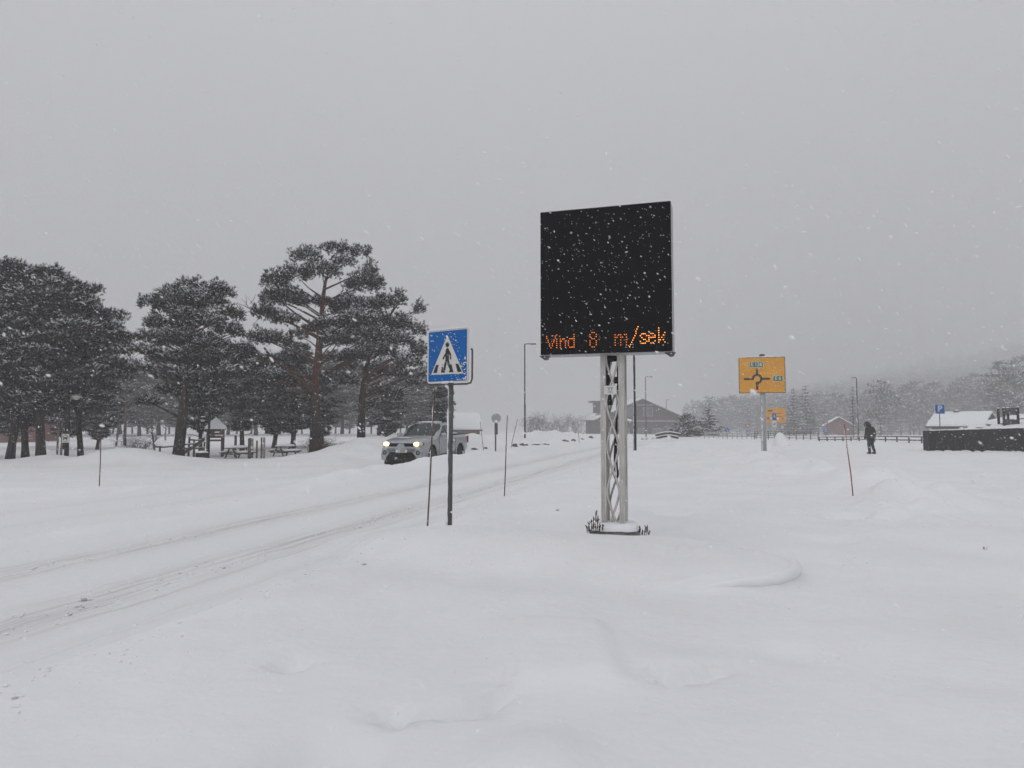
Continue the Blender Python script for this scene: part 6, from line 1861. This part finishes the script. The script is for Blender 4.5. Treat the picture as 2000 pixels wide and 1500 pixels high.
mb = MB(); mb.blob((-w, 0, zt - 0.33), (0.10, 0.10, 0.03), 10, 5, 0.1); mb.build('snow_cap', [M_snowcap], t, smooth=True)

# dark planter box with snow
p = on_ground(396, 32.8); t = thing('planter_box', 'dark box filled with snow at the foot of the slide', 'box', p)
mb = MB(); mb.box((0, 0, 0.12), (0.46, 0.40, 0.34)); mb.build('box_body', [M_dark], t)
mb = MB(); mb.blob((0, 0, 0.31), (0.25, 0.22, 0.08), 14, 6, 0.08); mb.build('snow_cap', [M_snowcap], t, smooth=True)

# play tower with pyramid roof and slide
YP = 36.0; p = on_ground(421, YP); k = px_m(YP)
pt = thing('play_tower', 'red-brown wooden play tower with a snowy pyramid roof', 'play tower', p, R(18))
zr = at(421, 838, YP).z - p.z; za = at(421, 816, YP).z - p.z
for (dx, dy) in ((-0.34, -0.34), (0.34, -0.34), (0.34, 0.34), (-0.34, 0.34)):
    mb = MB(); mb.box((dx, dy, zr / 2 - 0.1), (0.11, 0.11, zr + 0.2)); mb.build('post', [M_redwood], pt)
mb = MB(); e = 0.46; mb.add([(-e, -e, zr), (e, -e, zr), (e, e, zr), (-e, e, zr), (0, 0, za - 0.06), (-e, -e, zr - 0.06), (e, -e, zr - 0.06), (e, e, zr - 0.06), (-e, e, zr - 0.06)],
             [(0, 1, 4), (1, 2, 4), (2, 3, 4), (3, 0, 4), (0, 5, 6, 1), (1, 6, 7, 2), (2, 7, 8, 3), (3, 8, 5, 0), (5, 8, 7, 6)]); rf = mb.build('roof', [M_redwood], pt)
mb = MB(); e = 0.475; mb.add([(-e, -e, zr + 0.005), (e, -e, zr + 0.005), (e, e, zr + 0.005), (-e, e, zr + 0.005), (-e, -e, zr + 0.12), (e, -e, zr + 0.12), (e, e, zr + 0.12), (-e, e, zr + 0.12), (0, 0, za + 0.05)],
             [(0, 3, 2, 1), (0, 1, 5, 4), (1, 2, 6, 5), (2, 3, 7, 6), (3, 0, 4, 7), (4, 5, 8), (5, 6, 8), (6, 7, 8), (7, 4, 8)]); mb.build('roof_snow', [M_snowcap], rf)
mb = MB(); mb.box((0, 0, 0.82), (0.78, 0.78, 0.08)); mb.build('platform', [M_redwood], pt)
for z in (1.0, 1.16, 1.32):
    mb = MB(); mb.box((0.0, -0.365, z), (0.68, 0.03, 0.11)); mb.build('board', [M_redwood], pt)
    mb = MB(); mb.box((0.365, 0.0, z), (0.03, 0.68, 0.11)); mb.build('board', [M_redwood], pt)
def slide_ring(t_, w, z0, z1):
    x, y, z = -0.48 - 1.0 * t_, -0.15 - 0.2 * t_, 0.86 - 0.74 * t_ ** 0.85
    return [Vector((x, y - w, z + z0)), Vector((x, y + w, z + z0)), Vector((x, y + w, z + z1)), Vector((x, y - w, z + z1))]


loft([slide_ring(t_, 0.24, -0.03, 0.02) for t_ in np.linspace(0, 1, 9)]).build('slide', [M_galv], pt)
for sd in (-1, 1):
    loft([[v_ + Vector((0, sd * 0.23, 0)) for v_ in slide_ring(t_, 0.02, -0.03, 0.16)] for t_ in np.linspace(0, 1, 9)]).build('slide_side', [M_wood], pt)
loft([slide_ring(t_, 0.20, 0.025, 0.11) for t_ in np.linspace(0, 1, 9)]).build('slide_snow', [M_snowcap], pt, smooth=True)
for dx in (-0.25, 0.25):
    mb = MB(); mb.box((0.95, dx, 0.5), (0.09, 0.09, 1.1)); mb.build('ladder_post', [M_redwood], pt)
for z in (0.25, 0.5, 0.75):
    mb = MB(); mb.tube([(0.95, -0.25, z), (0.95, 0.25, z)], 0.025, n=6); mb.build('rung', [M_redwood], pt)

# log fence
YP = 35.6
lf = thing('log_fence', 'rustic log fence with crooked posts around the playground', 'fence', on_ground(292, YP))
x0 = lf.location.x
for (px, h, lean) in ((312, 0.55, 0.02), (358, 0.9, -0.05), (368, 1.0, 0.05), (379, 0.8, 0.0), (396, 0.75, 0.1)):
    x = at(px, 870, YP).x - x0
    mb = MB(); mb.tube([(x, 0, -0.25), (x + lean * 0.5, 0.02, h * 0.5), (x + lean, 0, h)], [0.055, 0.05, 0.045], n=7, jitter=0.08); mb.build('post', [M_wood], lf, smooth=True)
for (a, b, za_, zb_) in ((290, 345, 0.12, 0.06), (303, 342, 0.50, 0.52), (350, 372, 0.14, 0.32), (352, 384, 0.62, 0.66), (360, 402, 0.42, 0.46), (372, 402, 0.85, 0.85)):
    xa, xb = at(a, 870, YP).x - x0, at(b, 870, YP).x - x0
    mb = MB(); mb.tube([(xa, -0.07, za_), ((xa + xb) / 2, -0.08, (za_ + zb_) / 2 - 0.03), (xb, -0.07, zb_)], [0.04, 0.035, 0.03], n=6, jitter=0.1); r_ = mb.build('rail', [M_wood], lf, smooth=True)
    mb = MB(); mb.tube([(xa, -0.07, za_ + 0.04), ((xa + xb) / 2, -0.08, (za_ + zb_) / 2 + 0.01), (xb, -0.07, zb_ + 0.035)], [0.02, 0.028, 0.015], n=5, jitter=0.2); mb.build('snow_cap', [M_snowcap], r_, smooth=True)


# picnic tables
def picnic(px, Yb, label, rz):
    t = thing('picnic_table', label, 'picnic table', on_ground(px, Yb), rz, 'picnic tables in the park'); t.scale = (0.8, 0.74, 0.85)
    for i in range(4):
        mb = MB(); mb.box((0, -0.27 + i * 0.18, 0.56), (1.5, 0.16, 0.045)); mb.build('table_plank', [M_wood], t)
    for s_ in (-1, 1):
        mb = MB(); mb.box((0, s_ * 0.68, 0.30), (1.5, 0.25, 0.045)); mb.build('bench_plank', [M_wood], t)
        mb = MB(); mb.blob((0, s_ * 0.68, 0.37), (0.80, 0.15, 0.075), 18, 6, 0.05); mb.build('bench_snow', [M_snowcap], t, smooth=True)
        for sx in (-0.55, 0.55):
            mb = MB(); mb.tube([(sx, s_ * 0.15, 0.54), (sx, s_ * 0.55, -0.1)], 0.05, n=6); mb.build('leg', [M_wood], t)
    for sx in (-0.55, 0.55):
        mb = MB(); mb.box((sx, 0, 0.25), (0.05, 1.5, 0.09)); mb.build('cross_beam', [M_wood], t)
    mb = MB(); mb.blob((0, 0, 0.63), (0.80, 0.40, 0.10), 20, 7, 0.04); mb.build('table_snow', [M_snowcap], t, smooth=True)


picnic(465, 34.6, 'snow-topped picnic table beside the play tower', R(68))
picnic(557, 36.6, 'snow-topped picnic table left of the tallest pine\'s foot', R(62))
for i, (px, Yb, h, m, lab) in enumerate(((486, 33.8, 0.95, M_wood, 'leftmost of the thin posts beside the first picnic table'), (489, 33.6, 0.98, M_wood, 'second of the thin posts beside the first picnic table'), (493, 35.0, 0.95, M_birch, 'pale thin post, third from the first picnic table'),
                                         (502, 34.2, 0.85, M_wood, 'lone thin post midway between the picnic tables'), (511, 34.0, 1.0, M_wood, 'dark thin post next to the stout pale one'), (516, 34.0, 1.0, M_birch, 'stout pale post left of the second picnic table'))):
    o = MB(); o.tube([(0, 0, -0.2), (0.01, 0, h * 0.5), (0, 0, h)], 0.04 if m is M_wood else 0.055, n=7, jitter=0.05); o = o.build('post', [m], smooth=True); o.location = on_ground(px, Yb)
    o.name = 'park_post'; tag(o, lab, 'post', 'thin posts in the park')

# the rounded, slightly overhanging snow lip round the island's nose
a = R(-30); pts, rad = [], []
for k_, th in enumerate(np.linspace(R(-24), R(26), 44)):
    cs_, sn_ = math.cos(th), math.sin(th)
    r_ = 1.0 / (abs(cs_ / 3.2) ** 2.6 + abs(sn_ / 1.3) ** 2.6) ** (1 / 2.6)
    for f_ in (0.978,):
        u, v = r_ * cs_ * f_, r_ * sn_ * f_
        x, y = 0.2 + u * math.cos(a) - v * math.sin(a), 9.0 + u * math.sin(a) + v * math.cos(a)
        xi, yi = 0.2 + (u * math.cos(a) - v * math.sin(a)) * 0.93, 9.0 + (u * math.sin(a) + v * math.cos(a)) * 0.93
        e = math.sin(math.pi * k_ / 43) ** 0.5
        pts.append((x, y, gz(xi, yi) - 0.062 - 0.04 * (1 - e)))
        rad.append(0.015 + 0.050 * e)
mb = MB(); mb.tube(pts, rad, n=12, jitter=0.06)
o = mb.build('snow_lip', [M_snow], smooth=True); tag(o, 'rounded overhanging snow lip at the nose of the traffic island', None, kind='structure')
x, y = pts[17][0], pts[17][1]
mb = MB(); mb.blob((0, 0, 0), (0.13, 0.06, 0.035), 12, 6, 0.15, seed=70); o = mb.build('kerb_stone', [M_concrete], smooth=True)
o.location = (x + 0.005, y - 0.02, gz(x + 0.06, y - 0.1) - 0.004); o.rotation_euler = (0, 0, R(20)); tag(o, 'grey kerb stone edge showing under the rounded snow lip', 'kerb')

# loose slush thrown up beside the wheel tracks
def build_slush():
    rr = random.Random(77); mb = MB(); n = 1500
    ys = np.array([4 + 30 * rr.random() ** 1.6 for _ in range(n)])
    lat = np.array([rr.choice((-0.92, 0.92, 0.92, 1.95, -1.3, 2.3)) + rr.gauss(0, 0.2) for _ in range(n)])
    xs = road_x(ys) + lat / 0.966
    zs = height(xs, ys)
    for k_ in range(n):
        s_ = rr.uniform(0.005, 0.015) * (1.5 if rr.random() < 0.05 else 1)
        z = zs[k_] + (0.022 if abs(lat[k_]) < 2.0 else 0.0)
        mb.blob((xs[k_], ys[k_], z + s_ * 0.25), (s_ * rr.uniform(0.8, 1.5), s_ * rr.uniform(0.8, 1.6), s_ * 0.7), 6, 4, 0.3, mi=0 if rr.random() < 0.93 else 1, seed=k_)
    o = mb.build('slush', [M_snowcap, mat('grey_slush', (0.50, 0.49, 0.48), 0.8, vary=0.2)])
    tag(o, 'small lumps of slush scattered along the wheel tracks', 'slush', kind='stuff')


build_slush()


# ------------------------------------------------------------------ the snowy air
def build_haze():
    mb = MB()
    mb.box((0, 900, 192), (3920, 2320, 404))
    o = mb.build('haze', [])
    m = bpy.data.materials.new('snowy_air')
    m.use_nodes = True
    n, l = m.node_tree.nodes, m.node_tree.links
    n.clear()
    out = n.new('ShaderNodeOutputMaterial')
    v = n.new('ShaderNodeVolumePrincipled')
    v.inputs['Color'].default_value = (0.985, 0.987, 0.995, 1)
    v.inputs['Density'].default_value = HAZE_DENSITY
    v.inputs['Anisotropy'].default_value = 0.0
    l.new(v.outputs[0], out.inputs['Volume'])
    o.data.materials.append(m)
    tag(o, 'pale haze of falling snow filling the air', 'haze', kind='stuff')


build_haze()


# ------------------------------------------------------------------ falling snow
def build_snowfall():
    rg = np.random.default_rng(2024)
    P, S = [], []
    # flakes fill the air in front of the viewer, thinning out where the haze takes over
    for y0, y1, dens in ((1.3, 3.0, 40), (3.0, 10.0, 60), (10.0, 18.0, 18), (18.0, 30.0, 7)):
        x0, zt = 0.95 * y1 + 1.5, 0.60 * y1 + 3.2
        n = int(dens * (y1 - y0) * 2 * x0 * (zt + 0.2))
        y = rg.uniform(y0, y1, n); x = rg.uniform(-x0, x0, n); z = rg.uniform(0.0, zt, n)
        keep = (np.abs(x) < 0.95 * y + 1.5) & (z < 0.60 * y + 3.2)
        P.append(np.stack([x, y, z], -1)[keep])
    P = np.concatenate(P)
    P = P[P[:, 2] > height(P[:, 0], P[:, 1]) + 0.03]
    n = len(P)
    size = np.exp(rg.normal(math.log(0.0022), 0.5, n)).clip(0.0008, 0.0058)
    scl = np.stack([size * rg.uniform(1.1, 2.4, n), size * rg.uniform(0.6, 1.0, n), size * rg.uniform(0.55, 1.0, n)], -1)
    # wind tips the flakes the same way, more or less
    rot = np.stack([rg.uniform(-0.8, 0.8, n), R(28) + rg.normal(0, 0.35, n), rg.normal(0, 0.5, n)], -1)
    me = bpy.data.meshes.new('falling_snow')
    me.vertices.add(n); me.vertices.foreach_set('co', P.astype(np.float32).ravel())
    for nm, arr in (('flake_scale', scl), ('flake_turn', rot)):
        a = me.attributes.new(nm, 'FLOAT_VECTOR', 'POINT'); a.data.foreach_set('vector', arr.astype(np.float32).ravel())
    o = bpy.data.objects.new('falling_snow', me); C.objects.link(o)
    tag(o, 'snowflakes drifting down all over the scene', 'snow', kind='stuff')
    fm = mat('snowflake', (0.86, 0.87, 0.89), 0.8, vary=0.02, spec=0.1)
    g = bpy.data.node_groups.new('snowfall', 'GeometryNodeTree')
    g.interface.new_socket('Geometry', in_out='INPUT', socket_type='NodeSocketGeometry')
    g.interface.new_socket('Geometry', in_out='OUTPUT', socket_type='NodeSocketGeometry')
    N, Lk = g.nodes, g.links
    gi, go = N.new('NodeGroupInput'), N.new('NodeGroupOutput')
    ico = N.new('GeometryNodeMeshIcoSphere'); ico.inputs['Radius'].default_value = 1.0; ico.inputs['Subdivisions'].default_value = 1
    sm = N.new('GeometryNodeSetMaterial'); sm.inputs['Material'].default_value = fm
    iop = N.new('GeometryNodeInstanceOnPoints')
    for nm, sock in (('flake_scale', 'Scale'), ('flake_turn', None)):
        na = N.new('GeometryNodeInputNamedAttribute'); na.data_type = 'FLOAT_VECTOR'; na.inputs['Name'].default_value = nm
        if sock:
            Lk.new(na.outputs['Attribute'], iop.inputs[sock])
        else:
            er = N.new('FunctionNodeEulerToRotation'); Lk.new(na.outputs['Attribute'], er.inputs[0]); Lk.new(er.outputs[0], iop.inputs['Rotation'])
    Lk.new(gi.outputs[0], iop.inputs['Points']); Lk.new(ico.outputs['Mesh'], sm.inputs['Geometry']); Lk.new(sm.outputs[0], iop.inputs['Instance']); Lk.new(iop.outputs[0], go.inputs[0])
    md = o.modifiers.new('snowfall', 'NODES'); md.node_group = g
    print('FLAKES', n)


build_snowfall()
